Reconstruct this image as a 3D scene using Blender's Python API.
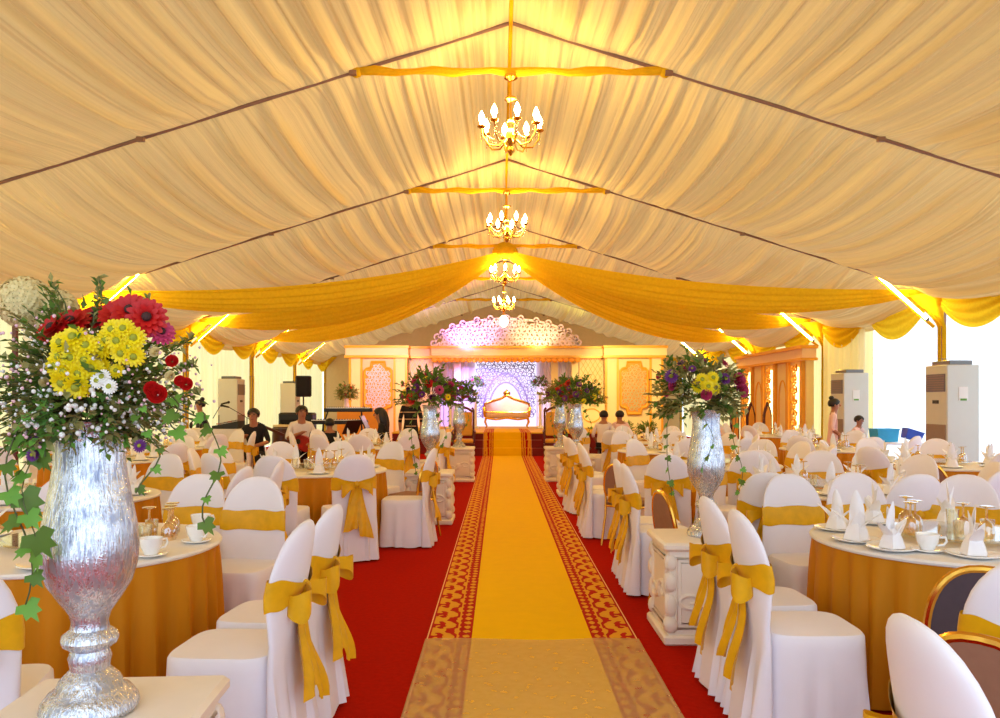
import bpy, math, random
from mathutils import Vector, Matrix
PI = math.pi
sin, cos = math.sin, math.cos
R = random.Random(7)
for o in list(bpy.data.objects):
    bpy.data.objects.remove(o)
SC = bpy.context.scene
COL = SC.collection

# ------------------------------------------------------------------ camera, world, exposure
cd = bpy.data.cameras.new('camera')
cam = bpy.data.objects.new('camera', cd); COL.objects.link(cam)
cam.location = (0, 0, 1.5); cam.rotation_euler = (PI/2, 0, 0)
cd.sensor_width = 36; cd.sensor_fit = 'HORIZONTAL'; cd.lens = 36*790/1000
cd.shift_y = 0.041; cd.clip_start = 0.05; cd.clip_end = 200
SC.camera = cam
SC.view_settings.view_transform = 'Standard'; SC.view_settings.look = 'None'
SC.view_settings.gamma = 1; SC.view_settings.use_curve_mapping = False
SC.view_settings.exposure = 0.25
w = bpy.data.worlds.new('sky'); SC.world = w; w.use_nodes = True
bg = w.node_tree.nodes['Background']
bg.inputs[0].default_value = (0.68, 0.83, 1.0, 1); bg.inputs[1].default_value = 2.0
SC.cycles.max_bounces = 8; SC.cycles.diffuse_bounces = 4; SC.cycles.glossy_bounces = 4
SC.cycles.transmission_bounces = 6; SC.cycles.transparent_max_bounces = 16
SC.cycles.sample_clamp_indirect = 6; SC.cycles.use_denoising = True

def lamp(name, kind, loc, energy, col, size=0.1, target=None, spot=60, blend=.5):
    l = bpy.data.lights.new(name, kind); o = bpy.data.objects.new(name, l); COL.objects.link(o)
    o.location = loc; l.energy = energy; l.color = col
    if kind == 'AREA': l.size = size
    else: l.shadow_soft_size = size
    if kind == 'SPOT': l.spot_size = math.radians(spot); l.spot_blend = blend
    if target is not None:
        o.rotation_euler = (Vector(target)-Vector(loc)).to_track_quat('-Z', 'Y').to_euler()
    return o

# ------------------------------------------------------------------ materials
def lin(c):
    return tuple((x/255/12.92 if x/255 <= .04045 else ((x/255+.055)/1.055)**2.4) for x in c)
MC = {}
class NT:
    def __init__(s, name):
        s.m = bpy.data.materials.new(name); s.m.use_nodes = True; s.t = s.m.node_tree
        for n in list(s.t.nodes): s.t.nodes.remove(n)
        s.out = s.n('ShaderNodeOutputMaterial')
    def n(s, t, **k):
        x = s.t.nodes.new(t)
        for a, b in k.items(): setattr(x, a, b)
        return x
    def l(s, a, b): s.t.links.new(a, b)
    def math(s, op, a, b=None, c=None):
        x = s.n('ShaderNodeMath', operation=op)
        for i, v in enumerate((a, b, c)):
            if v is None: continue
            if isinstance(v, (int, float)): x.inputs[i].default_value = v
            else: s.l(v, x.inputs[i])
        return x.outputs[0]
    def mix(s, f, a, b):
        x = s.n('ShaderNodeMix', data_type='RGBA')
        if isinstance(f, (int, float)): x.inputs[0].default_value = f
        else: s.l(f, x.inputs[0])
        for i, v in ((6, a), (7, b)):
            if isinstance(v, tuple): x.inputs[i].default_value = (*v, 1)
            else: s.l(v, x.inputs[i])
        return x.outputs[2]
    def coord(s, scale=(1, 1, 1), which='Object'):
        tc = s.n('ShaderNodeTexCoord'); mp = s.n('ShaderNodeMapping')
        mp.inputs['Scale'].default_value = scale
        s.l(tc.outputs[which], mp.inputs[0]); return mp.outputs[0]
    def noise(s, vec, scale, detail=3, rough=.55):
        x = s.n('ShaderNodeTexNoise'); s.l(vec, x.inputs['Vector'])
        x.inputs['Scale'].default_value = scale; x.inputs['Detail'].default_value = detail
        x.inputs['Roughness'].default_value = rough
        return x.outputs[0]
    def bump(s, h, strength, dist=.01):
        b = s.n('ShaderNodeBump'); b.inputs['Strength'].default_value = strength
        b.inputs['Distance'].default_value = dist; s.l(h, b.inputs['Height']); return b.outputs[0]

def mat(name, c, rough=.6, metal=0., var=.08, scale=8, stretch=(1, 1, 1), bump=.0, bdist=.01, sheen=0., spec=.5, emit=0., trans=0., coat=0.):
    if name in MC: return MC[name]
    q = NT(name); c = lin(c)
    p = q.n('ShaderNodeBsdfPrincipled')
    v = q.coord(stretch); h = q.noise(v, scale)
    dark = tuple(x*(1-var*2.2) for x in c); lite = tuple(min(1, x*(1+var)) for x in c)
    q.l(q.mix(h, dark, lite), p.inputs['Base Color'])
    p.inputs['Roughness'].default_value = rough; p.inputs['Metallic'].default_value = metal
    p.inputs['Specular IOR Level'].default_value = spec
    p.inputs['Sheen Weight'].default_value = sheen
    p.inputs['Coat Weight'].default_value = coat
    if emit:
        p.inputs['Emission Color'].default_value = (*c, 1); p.inputs['Emission Strength'].default_value = emit
    if bump: q.l(q.bump(h, bump, bdist), p.inputs['Normal'])
    s = p.outputs[0]
    if trans:
        t = q.n('ShaderNodeBsdfTranslucent'); q.l(p.inputs['Base Color'].links[0].from_socket, t.inputs[0])
        m = q.n('ShaderNodeMixShader'); m.inputs[0].default_value = trans
        q.l(s, m.inputs[1]); q.l(t.outputs[0], m.inputs[2]); s = m.outputs[0]
    q.l(s, q.out.inputs[0]); MC[name] = q.m; return q.m

def fabric(name, c, tr=.35, var=.1, stretch=(9, .25, 9), bump=.5, sheer=0., rough=.8, c2=None):
    """hanging cloth: part diffuse, part translucent, optionally sheer"""
    if name in MC: return MC[name]
    q = NT(name); cl = lin(c)
    v = q.coord(stretch); h = q.noise(v, 3, 4, .6)
    col = q.mix(h, tuple(x*(1-2*var) for x in cl), tuple(min(1, x*(1+var)) for x in cl))
    d = q.n('ShaderNodeBsdfDiffuse'); t = q.n('ShaderNodeBsdfTranslucent'); m = q.n('ShaderNodeMixShader')
    q.l(col, d.inputs[0])
    if c2: t.inputs[0].default_value = (*lin(c2), 1)
    else: q.l(col, t.inputs[0])
    m.inputs[0].default_value = tr; q.l(d.outputs[0], m.inputs[1]); q.l(t.outputs[0], m.inputs[2])
    b = q.bump(h, bump, .02); q.l(b, d.inputs['Normal']); q.l(b, t.inputs['Normal'])
    s = m.outputs[0]
    if sheer:
        tp = q.n('ShaderNodeBsdfTransparent'); m2 = q.n('ShaderNodeMixShader'); m2.inputs[0].default_value = sheer
        q.l(s, m2.inputs[1]); q.l(tp.outputs[0], m2.inputs[2]); s = m2.outputs[0]
    q.l(s, q.out.inputs[0]); MC[name] = q.m; return q.m

def emis(name, c, s):
    if name in MC: return MC[name]
    q = NT(name); e = q.n('ShaderNodeEmission'); e.inputs[0].default_value = (*lin(c), 1); e.inputs[1].default_value = s
    q.l(e.outputs[0], q.out.inputs[0]); MC[name] = q.m; return q.m

def glassy(name, tint=(255, 255, 255), refl=.25, rough=.05):
    if name in MC: return MC[name]
    q = NT(name); t = q.n('ShaderNodeBsdfTransparent'); t.inputs[0].default_value = (*lin(tint), 1)
    g = q.n('ShaderNodeBsdfGlossy'); g.inputs['Roughness'].default_value = rough
    lw = q.n('ShaderNodeLayerWeight'); lw.inputs[0].default_value = .35
    f = q.math('ADD', q.math('MULTIPLY', lw.outputs['Facing'], .7), refl); m = q.n('ShaderNodeMixShader')
    q.l(f, m.inputs[0]); q.l(t.outputs[0], m.inputs[1]); q.l(g.outputs[0], m.inputs[2])
    q.l(m.outputs[0], q.out.inputs[0]); MC[name] = q.m; return q.m

def mercury():
    q = NT('mercury_glass')
    v = q.coord((1, 1, .07)); n1 = q.noise(v, 110, 3, .65)
    v2 = q.coord(); n2 = q.noise(v2, 16, 4, .7); n3 = q.noise(v2, 150, 2)
    p = q.n('ShaderNodeBsdfPrincipled'); p.inputs['Metallic'].default_value = 1
    q.l(q.mix(q.math('SMOOTH_MIN', 1, q.math('MULTIPLY_ADD', q.math('ADD', n1, q.math('MULTIPLY', n2, .6)), 3.2, -2.0), .1), lin((110, 122, 150)), lin((250, 250, 252))), p.inputs['Base Color'])
    q.l(q.math('MULTIPLY_ADD', n2, .22, .0), p.inputs['Roughness'])
    q.l(q.bump(q.math('ADD', n1, q.math('MULTIPLY', n3, .25)), .7, .006), p.inputs['Normal'])
    d = q.n('ShaderNodeBsdfDiffuse'); d.inputs[0].default_value = (*lin((225, 222, 226)), 1)
    t = q.n('ShaderNodeBsdfTransparent'); t.inputs[0].default_value = (.9, .9, .92, 1)
    m0 = q.n('ShaderNodeMixShader'); m0.inputs[0].default_value = .22
    q.l(p.outputs[0], m0.inputs[1]); q.l(d.outputs[0], m0.inputs[2])
    m = q.n('ShaderNodeMixShader')
    q.l(q.math('MULTIPLY', q.math('GREATER_THAN', n1, .58), .55), m.inputs[0])
    q.l(m0.outputs[0], m.inputs[1]); q.l(t.outputs[0], m.inputs[2]); q.l(m.outputs[0], q.out.inputs[0])
    return q.m

M_lining = fabric('lining_cloth', (248, 206, 140), tr=.23, var=.3, stretch=(9, .05, 0), bump=1.0, c2=(252, 202, 130))  # strong lengthwise streaks: fold shading of the pleats put into the cloth colour
M_wall_cream = fabric('cream_drape', (255, 234, 168), tr=.55, var=.06, stretch=(1, 9, .15), bump=.3)
M_wall_white = fabric('white_sheer', (250, 250, 250), tr=.6, var=.03, stretch=(1, 9, .15), bump=.3, sheer=.45)
M_gable = mat('gable_cloth', (214, 190, 150), .9, var=.05)
M_gold_drape = fabric('golden_drape', (255, 208, 44), tr=.48, var=.12, stretch=(6, 6, 6), bump=.3)
M_rafter = mat('rafter_metal', (150, 112, 88), .5, .3)
M_red = mat('red_carpet', (176, 24, 5), .95, var=.14, scale=30, bump=.3, sheen=.0, spec=.03)
M_white_cover = mat('white_cover', (240, 234, 240), .75, var=.03, scale=5, bump=.12, bdist=.01, sheen=.15, spec=.2)
M_sash = mat('gold_satin', (236, 176, 2), .42, var=.14, scale=14, bump=.35, bdist=.006, sheen=.08, spec=.3)
M_skirt = mat('gold_skirt', (208, 132, 8), .55, var=.10, scale=10, stretch=(1, 1, .2), bump=.2, sheen=.0, spec=.2)
M_cloth = mat('white_tablecloth', (238, 232, 226), .7, var=.03, scale=12, bump=.05)
M_porc = mat('white_porcelain', (248, 246, 244), .15, var=.01, coat=.5)
M_nap = mat('white_napkin', (246, 243, 246), .8, var=.03, scale=20, bump=.1)
M_glass = glassy('clear_glass', (255, 252, 240), .16)
M_amber = glassy('gold_glass', (255, 226, 150), .3)
M_goldmetal = mat('gold_metal', (226, 170, 70), .22, 1, var=.06)
M_brown_pad = mat('brown_upholstery', (150, 106, 84), .6, var=.08, scale=30)
M_dark_pad = mat('charcoal_upholstery', (74, 62, 72), .6, var=.08, scale=30)
M_merc = mercury()
M_ped = mat('white_plaster', (240, 228, 214), .55, var=.03, scale=9, bump=.06)
M_ped_cream = mat('cream_pedestal_top', (232, 206, 160), .5, var=.04, scale=9)
M_orange = mat('orange_paint', (250, 166, 48), .5, var=.05)
M_peach = mat('peach_panel', (250, 216, 176), .6, var=.03)
M_cream = mat('cream_panel', (250, 226, 168), .6, var=.03)
M_ltmold = mat('gold_moulding', (244, 176, 52), .4, .1, var=.06)
M_lilac = mat('lilac_fretwork', (236, 214, 232), .5, var=.02)
M_maroon = mat('maroon_cloth', (120, 14, 16), .85, var=.1)
M_wood = mat('dark_red_wood', (92, 26, 18), .35, var=.15, stretch=(1, 1, .2), scale=14)
M_black = mat('black_plastic', (24, 22, 24), .45, var=.1)
M_black_cloth = mat('black_cloth', (26, 22, 26), .9, var=.1)
M_grey_metal = mat('grey_metal', (120, 118, 116), .35, .7, var=.05)
M_acbody = mat('air_conditioner_body', (206, 206, 196), .45, var=.02)
M_acshade = mat('air_conditioner_grille', (150, 130, 120), .6, var=.05)
M_leaf = mat('leaf_green', (104, 142, 54), .5, var=.2, scale=6, trans=.4)
M_leaf2 = mat('leaf_bright', (118, 176, 66), .5, var=.2, scale=6, trans=.3)
M_leaf3 = mat('leaf_olive', (172, 168, 100), .6, var=.2, scale=6, trans=.4)
M_stem = mat('stem_green', (84, 92, 44), .6)
M_yel = mat('yellow_petal', (255, 228, 10), .5, var=.06, trans=.3)
M_redp = mat('red_petal', (206, 22, 18), .5, var=.12, trans=.25)
M_pinkp = mat('pink_petal', (206, 66, 110), .5, var=.15, trans=.25)
M_purp = mat('purple_petal', (120, 50, 130), .5, var=.2, trans=.25)
M_orgp = mat('orange_petal', (226, 110, 40), .5, var=.15, trans=.25)
M_crm = mat('cream_petal', (236, 214, 150), .6, var=.12, scale=40, trans=.2)
M_wht = mat('white_petal', (250, 246, 238), .6, var=.03, trans=.2)
M_center = mat('flower_centre', (150, 150, 30), .7)
M_dkcenter = mat('dark_flower_centre', (60, 26, 20), .8)
M_tube = emis('tube_glow', (255, 214, 100), 85)
M_bulb = emis('bulb_glow', (255, 232, 170), 30)
M_screen = emis('backlit_panel', (236, 226, 255), 1.15)
M_skin = mat('skin_tan', (176, 116, 86), .55, var=.05)
M_hair = mat('black_hair', (26, 18, 18), .5, var=.2, scale=40, stretch=(1, 1, .2))
M_shirt_white = mat('white_shirt', (236, 226, 222), .8, var=.04)
M_pinkcloth = mat('pale_pink_cloth', (240, 200, 196), .8, var=.04)
M_blue = mat('cyan_plastic', (40, 170, 226), .4)
M_navy = mat('deep_blue_plastic', (30, 66, 180), .4)
M_redw = mat('red_lacquer', (170, 30, 20), .3, var=.1)

# ------------------------------------------------------------------ mesh builder
class MB:
    def __init__(s): s.v = []; s.f = []; s.mi = []; s.k = 0
    def add(s, vs, fs):
        b = len(s.v); s.v += [tuple(x) for x in vs]; s.f += [tuple(i+b for i in f) for f in fs]; s.mi += [s.k]*len(fs)
        return s
    def grid(s, fn, nu, nv, cu=False, cv=False):
        vs = [fn(i/nu, j/nv) for i in range(nu+(not cu)) for j in range(nv+(not cv))]
        W = nv+(not cv); H = nu+(not cu)
        fs = [(i*W+j, ((i+1) % H)*W+j, ((i+1) % H)*W+(j+1) % W, i*W+(j+1) % W) for i in range(nu) for j in range(nv)]
        return s.add(vs, fs)
    def box(s, c, d, rz=0, bev=0.):
        x, y, z = d[0]/2, d[1]/2, d[2]/2
        if bev <= 0:
            vs = [(a*x, b*y, e*z) for e in (-1, 1) for a, b in ((-1, -1), (1, -1), (1, 1), (-1, 1))]
            fs = [(3, 2, 1, 0), (4, 5, 6, 7), (0, 1, 5, 4), (1, 2, 6, 5), (2, 3, 7, 6), (3, 0, 4, 7)]
        else:
            b = min(bev, x*.9, y*.9, z*.9)
            ring = lambda X, Y, e, B: [(-X+B, -Y, e), (X-B, -Y, e), (X, -Y+B, e), (X, Y-B, e), (X-B, Y, e), (-X+B, Y, e), (-X, Y-B, e), (-X, -Y+B, e)]
            vs = ring(x-b, y-b, -z, b*.5)+ring(x, y, -z+b, b)+ring(x, y, z-b, b)+ring(x-b, y-b, z, b*.5)
            fs = [tuple(range(7, -1, -1)), tuple(range(24, 32))]
            for r in range(3):
                for i in range(8): fs.append((r*8+i, r*8+(i+1) % 8, r*8+8+(i+1) % 8, r*8+8+i))
        ca, sa = cos(rz), sin(rz)
        return s.add([(c[0]+X*ca-Y*sa, c[1]+X*sa+Y*ca, c[2]+Z) for X, Y, Z in vs], fs)
    def lathe(s, prof, n=24, c=(0, 0, 0), cap=True, fn=None):
        b = []
        for r, z in prof:
            for i in range(n):
                a = 2*PI*i/n; rr = r if fn is None else fn(r, z, a)
                b.append((c[0]+rr*cos(a), c[1]+rr*sin(a), c[2]+z))
        fs = [(j*n+i, j*n+(i+1) % n, (j+1)*n+(i+1) % n, (j+1)*n+i) for j in range(len(prof)-1) for i in range(n)]
        if cap: fs += [tuple(range(n-1, -1, -1)), tuple((len(prof)-1)*n+i for i in range(n))]
        return s.add(b, fs)
    def tube(s, pts, r, n=6, closed=False):
        pts = [Vector(p) for p in pts]; m = len(pts)
        rs = r if isinstance(r, (list, tuple)) else [r]*m
        vs = []; up = None
        for i, p in enumerate(pts):
            a = pts[(i-1) % m] if (closed or i > 0) else p; b = pts[(i+1) % m] if (closed or i < m-1) else p
            t = (b-a); t = t.normalized() if t.length > 1e-9 else Vector((0, 0, 1))
            if up is None: up = Vector((0, 0, 1)) if abs(t.z) < .9 else Vector((1, 0, 0))
            x = t.cross(up)
            if x.length < 1e-6: x = t.cross(Vector((0, 1, 0.1)))
            x.normalize(); y = x.cross(t).normalized(); up = y
            for k in range(n):
                A = 2*PI*k/n; vs.append(p+x*(cos(A)*rs[i])+y*(sin(A)*rs[i]))
        L = m if closed else m-1
        fs = [(i*n+k, ((i+1) % m)*n+k, ((i+1) % m)*n+(k+1) % n, i*n+(k+1) % n) for i in range(L) for k in range(n)]
        if not closed: fs += [tuple(range(n)), tuple((m-1)*n+k for k in range(n-1, -1, -1))]
        return s.add(vs, fs)
    def ball(s, c, r, nu=10, nv=8):
        rx, ry, rz = r if isinstance(r, tuple) else (r, r, r)
        return s.lathe([(max(1e-4, sin(PI*j/nv)), -cos(PI*j/nv)) for j in range(nv+1)], nu, cap=False).xf_last((nv+1)*nu, Matrix.Translation(c) @ Matrix.Diagonal((rx, ry, rz, 1)))
    def xf_last(s, n, m):
        for i in range(len(s.v)-n, len(s.v)): s.v[i] = tuple(m @ Vector(s.v[i]))
        return s
    def prism(s, pts, y0, y1, m=None):
        """outline in x,z extruded along y"""
        n = len(pts); vs = [(x, y0, z) for x, z in pts]+[(x, y1, z) for x, z in pts]
        if m: vs = [tuple(m @ Vector(v)) for v in vs]
        fs = [tuple(range(n)), tuple(range(2*n-1, n-1, -1))]+[(i, n+i, n+(i+1) % n, (i+1) % n) for i in range(n)]
        return s.add(vs, fs)
    def xf(s, m):
        s.v = [tuple(m @ Vector(v)) for v in s.v]; return s
    def merge(s, o, m=None):
        b = len(s.v); s.v += [tuple(m @ Vector(v)) for v in o.v] if m else o.v
        s.f += [tuple(i+b for i in f) for f in o.f]; s.mi += [k+s.k for k in o.mi]; return s
    def mesh(s, name, mats, smooth=True):
        me = bpy.data.meshes.new(name); me.from_pydata(s.v, [], s.f)
        for m in (mats if isinstance(mats, (list, tuple)) else [mats]): me.materials.append(m)
        me.polygons.foreach_set('material_index', s.mi)
        me.polygons.foreach_set('use_smooth', [smooth]*len(s.f))
        me.update(); return me
    def build(s, name, mats, parent=None, smooth=True, sharp=True):
        me = s.mesh(name, mats, smooth)
        if smooth and sharp:
            try: me.set_sharp_from_angle(angle=math.radians(38))
            except Exception: pass
        o = bpy.data.objects.new(name, me); COL.objects.link(o)
        if parent is not None: o.parent = parent
        return o

def tag(o, label=None, cat=None, group=None, kind=None):
    if label: o['label'] = label
    if cat: o['category'] = cat
    if group: o['group'] = group
    if kind: o['kind'] = kind
    return o
def thing(name, label, cat, loc=(0, 0, 0), rz=0, group=None):
    o = bpy.data.objects.new(name, None); COL.objects.link(o); o.empty_display_size = .1
    o.location = loc; o.rotation_euler = (0, 0, rz); return tag(o, label, cat, group)
KIDS = {}
def dup(root, loc, rz=0, label=None, group=None, scale=None):
    r = root.copy(); COL.objects.link(r); r.location = loc; r.rotation_euler = (0, 0, rz)
    if scale: r.scale = (scale,)*3
    if label: r['label'] = label
    if group: r['group'] = group
    if root.name not in KIDS: KIDS[root.name] = [(c, list(c.children)) for c in root.children]
    for c, gs in KIDS[root.name]:
        d = c.copy(); COL.objects.link(d); d.parent = r
        for g in gs:
            h = g.copy(); COL.objects.link(h); h.parent = d
    return r
def struct(o): o['kind'] = 'structure'; return o
class Stamp:
    """first use moves the prototype itself, later uses copy it"""
    def __init__(s, root): s.root = root; s.used = False
    def put(s, loc, rz=0, label=None, group=None, scale=None):
        if s.used: return dup(s.root, loc, rz, label, group, scale)
        s.used = True; r = s.root; r.location = loc; r.rotation_euler = (0, 0, rz)
        if scale: r.scale = (scale,)*3
        if label: r['label'] = label
        if group: r['group'] = group
        return r

# ------------------------------------------------------------------ tent shell
CX, HW = .12, 7.62
ZR, SL = 5.73, .313
XL, XR = CX-HW, CX+HW
FR = [3.8+5*i for i in range(-1, 7)]       # frame positions along the aisle
ZE = ZR-SL*HW
def roofz(x): return ZR-SL*abs(x-CX)
b = MB(); b.grid(lambda u, v: (XL+(XR-XL)*u, -1.2+35*v, 0), 12, 24)
struct(b.build('floor', M_red))

def noise1(x, seed=0):
    i = math.floor(x); f = x-i; f = f*f*(3-2*f)
    h = lambda k: (sin(k*127.1+seed*311.7)*43758.5453) % 1.0
    return h(i)*(1-f)+h(i+1)*f
for bi in range(len(FR)-1):
    y0, y1 = FR[bi], FR[bi+1]; b = MB()
    for sd in (-1, 1):
        def fn(u, v, sd=sd, bi=bi):
            d = HW*u; vv = v
            sag = (.07+.36*u**1.2)*4*vv*(1-vv)*(0.85+.15*noise1(d*1.3, bi))
            env = min(1, 7*vv)*min(1, 7*(1-vv))
            ph = d*8.5+.6*noise1(d*2, bi+5)+.25*vv
            pl = (noise1(ph*.5, bi*7+sd)-.5)*.16+(noise1(ph, bi*3+sd)-.5)*.18+(noise1(ph*2.3, bi*5+sd)-.5)*.085
            x = CX+sd*(d-.05*sag)
            # the cloth ends in small scallops between its clips on the rafter
            e = (.03*abs(sin(d*2.2))) if v in (0., 1.) else 0
            return (x, y0+(y1-y0)*vv, ZR-SL*d-sag-pl*env-e)
        b.grid(fn, 520, 13)
    struct(b.build('ceiling', M_lining, sharp=False))
for i, y in enumerate(FR):
    b = MB()
    for sd in (-1, 1):
        b.tube([(CX+sd*HW*t, y, ZR-SL*HW*t-.03) for t in (0, .5, 1)], .02, 6)
    for sd in (-1, 1):
        for d in (1.75, 4.1): b.box((CX+sd*d, y-.05, roofz(CX+d)-.06), (.08, .05, .05))
    struct(b.build('rafter', M_rafter))
    if 0 < i < 7:
        b = MB(); b.tube([(CX-1.72+3.44*t/16, y, 5.16+.015*sin(t*2.1)) for t in range(17)], [.045+.012*sin(t*1.7) for t in range(17)], 8)
        for sd in (-1, 1): b.ball((CX+sd*1.72, y, 5.16), .07)
        struct(b.build('tie_beam', M_gold_drape))
b = MB(); b.tube([(CX, y, ZR-.05) for y in FR], .022, 6); struct(b.build('ridge_beam', M_gold_drape))
# end wall
b = MB(); y = 33.75
b.add([(XL, y, 0), (XR, y, 0), (XR, y, ZE), (CX, y, ZR), (XL, y, ZE)], [(0, 1, 2, 3, 4)]); struct(b.build('wall_back', M_gable, smooth=False))
# pleated side walls
def drape(x, ya, yb, z0, z1, amp, per, nseg, rows=4, seed=0, side=1):
    def fn(u, v):
        yy = ya+(yb-ya)*u
        a = amp*(1-.35*v)
        w_ = a*(sin(2*PI*yy/per+1.3*sin(yy*1.7+seed))+.5*sin(2*PI*yy/(per*.43)+seed))
        return (x+w_*side, yy, z0+(z1-z0)*v)
    return MB().grid(fn, nseg, rows)
struct(drape(XL-.12, -1.2, 33.7, .0, ZE, .05, .34, 900, seed=1).build('wall_left', M_wall_cream, sharp=False))
struct(drape(XR+.12, -1.2, 16.7, .0, ZE, .045, .5, 420, seed=2).build('wall_right', M_wall_white, sharp=False))
struct(drape(XR+.12, 16.6, 33.7, .0, ZE, .05, .34, 460, seed=3).build('wall_right', M_wall_cream, sharp=False))
tag(drape(XR-.13, 16.5, 18.7, .02, ZE-.1, .05, .42, 110, seed=4).build('curtain', fabric('cream_sheer', (252, 236, 190), tr=.5, var=.05, stretch=(1, 9, .15), bump=.3, sheer=.08), sharp=False),
    'cream sheer curtain hanging between white side wall and orange carved screen', 'curtain')
tag(drape(XL+.06, 12.28, 12.85, .02, ZE-.1, .03, .3, 40, seed=6).build('curtain', fabric('white_curtain', (244, 240, 250), tr=.6, var=.03, stretch=(1, 9, .15), bump=.3), sharp=False),
    'narrow white curtain in the left side wall behind the nearest bouquet', 'curtain')
b = MB(); b.tube([(XL+.1, 12.06, 0), (XL+.1, 12.06, ZE)], .045, 8); struct(b.build('trim_1', M_wood))
# columns wrapped in gold cloth
for y in FR:
    for sd in (-1, 1):
        x = CX+sd*(HW-.02)
        b = MB(); b.box((x, y, ZE/2), (.09, .12, ZE))
        def wrap(u, v):
            a = 2*PI*u; z = ZE-.02-1.1*v
            r = .09+.36*max(0, 1-v*2.2)**1.6+.012*sin(9*a)
            return (x-sd*max(0, .25*(1-2*v))+r*cos(a)*.6, y+r*sin(a), z)
        b.k = 1; b.grid(wrap, 40, 12, cu=True)
        b.lathe([(.066, .0), (.07, .6), (.066, 1.3), (.068, 2.2)], 14, (x, y, .02), fn=lambda r, z, a: r+.008*sin(7*a+z*2))
        struct(b.build('column', [M_rafter, M_gold_drape]))
# swagged gold valance along both sides
def swag(x, ya, yb, z, drop, sd, n=18):
    def fn(u, v):
        c = 4*u*(1-u); yy = ya+(yb-ya)*u
        zz = z-.12*v*(1-c)-drop*v*c
        bulge = .05+.10*sin(PI*min(1, v*1.05))*c+.025*sin(v*26)*c**.5
        return (x-sd*bulge, yy, zz)
    return MB().grid(fn, n+8, 34)
for bi in range(len(FR)-1):
    for sd in (-1, 1):
        bb = MB()
        for k in range(2):
            ya = FR[bi]+.12+k*2.38; bb.merge(swag(CX+sd*(HW-.12), ya, ya+2.38, ZE-.03, .66, sd))
        struct(bb.build('valance', M_gold_drape, sharp=False))

# golden swags from the hub over the middle of the aisle to the column heads
HUB = Vector((CX, 18.8, 5.06))
def sash_drape(end, sag, width, seed):
    e = Vector(end); d = (e-HUB); hz = Vector((-d.y, d.x, 0)).normalized()
    def fn(u, v):
        p = HUB.lerp(e, u); p.z -= sag*4*u*(1-u)
        wd = .10+width*(sin(PI*min(1, u*1.02))**.7)
        off = (v-.5)*wd
        hang = -.35*wd*(1-(2*v-1)**2)
        rip = .03*sin(v*31+seed)*sin(PI*u)**.4
        p = p+hz*off*.45; p.z += hang*.4+rip-(v-.1 if e.x > CX else .9-v)*wd*.75
        return p
    return MB().grid(fn, 40, 34)
ends = [((-1, 13.8), 'long gold ceiling swag running from aisle hub to the nearest left lit column'), ((1, 13.8), 'long gold ceiling swag running from aisle hub to the nearest right lit column'),
        ((-1, 18.8), 'gold ceiling swag crossing straight from aisle hub to middle left column'), ((1, 18.8), 'gold ceiling swag crossing straight from aisle hub to middle right column'),
        ((-1, 23.8), 'short gold ceiling swag from aisle hub back to far left column'), ((1, 23.8), 'short gold ceiling swag from aisle hub back to far right column')]
for i, ((sd, y), lb) in enumerate(ends):
    o = sash_drape((CX+sd*(HW-.35), y, 3.42), .36, .6, i).build('ceiling_swag', M_gold_drape, sharp=False)
    tag(o, lb, 'drapery', 'golden ceiling swags')
b = MB(); b.ball((0, 0, 0), (.28, .25, .2)); 
for k in range(14):
    a = 2*PI*k/14; b.ball((.2*cos(a), .2*sin(a), -.04), (.11, .11, .12), 8, 6)
o = b.build('drape_rosette', M_gold_drape); o.location = HUB; tag(o, 'gathered gold cloth rosette where the ceiling swags meet', 'rosette')

# tube lights on the knee braces
t = thing('tube_light', '', 'light')
b = MB(); b.tube([(6.33, 0, 3.74), (7.28, 0, 2.9)], .026, 8); b.build('glow_tube', M_tube, t)
b = MB(); b.tube([(6.42, .05, 3.655), (7.42, .05, 2.77)], .03, 6); b.build('batten', M_gold_drape, t)
for s_, lo in (((6.33, 0, 3.74), 0), ((7.28, 0, 2.9), 1)):
    b = MB(); b.ball(s_, .036, 8, 6); b.build('end_cap', M_grey_metal, t)
tl = Stamp(t)
ordn = ['first', 'second', 'third', 'fourth', 'fifth', 'sixth']
for i, y in enumerate(FR[2:7]):
    for sd in (1, -1):
        tl.put((CX, y-.12, 0), 0 if sd == 1 else PI, 'slanted glowing tube light on the %s %s column from the entrance' % (ordn[i], 'right' if sd == 1 else 'left'), 'tube lights on the tent columns')

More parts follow.
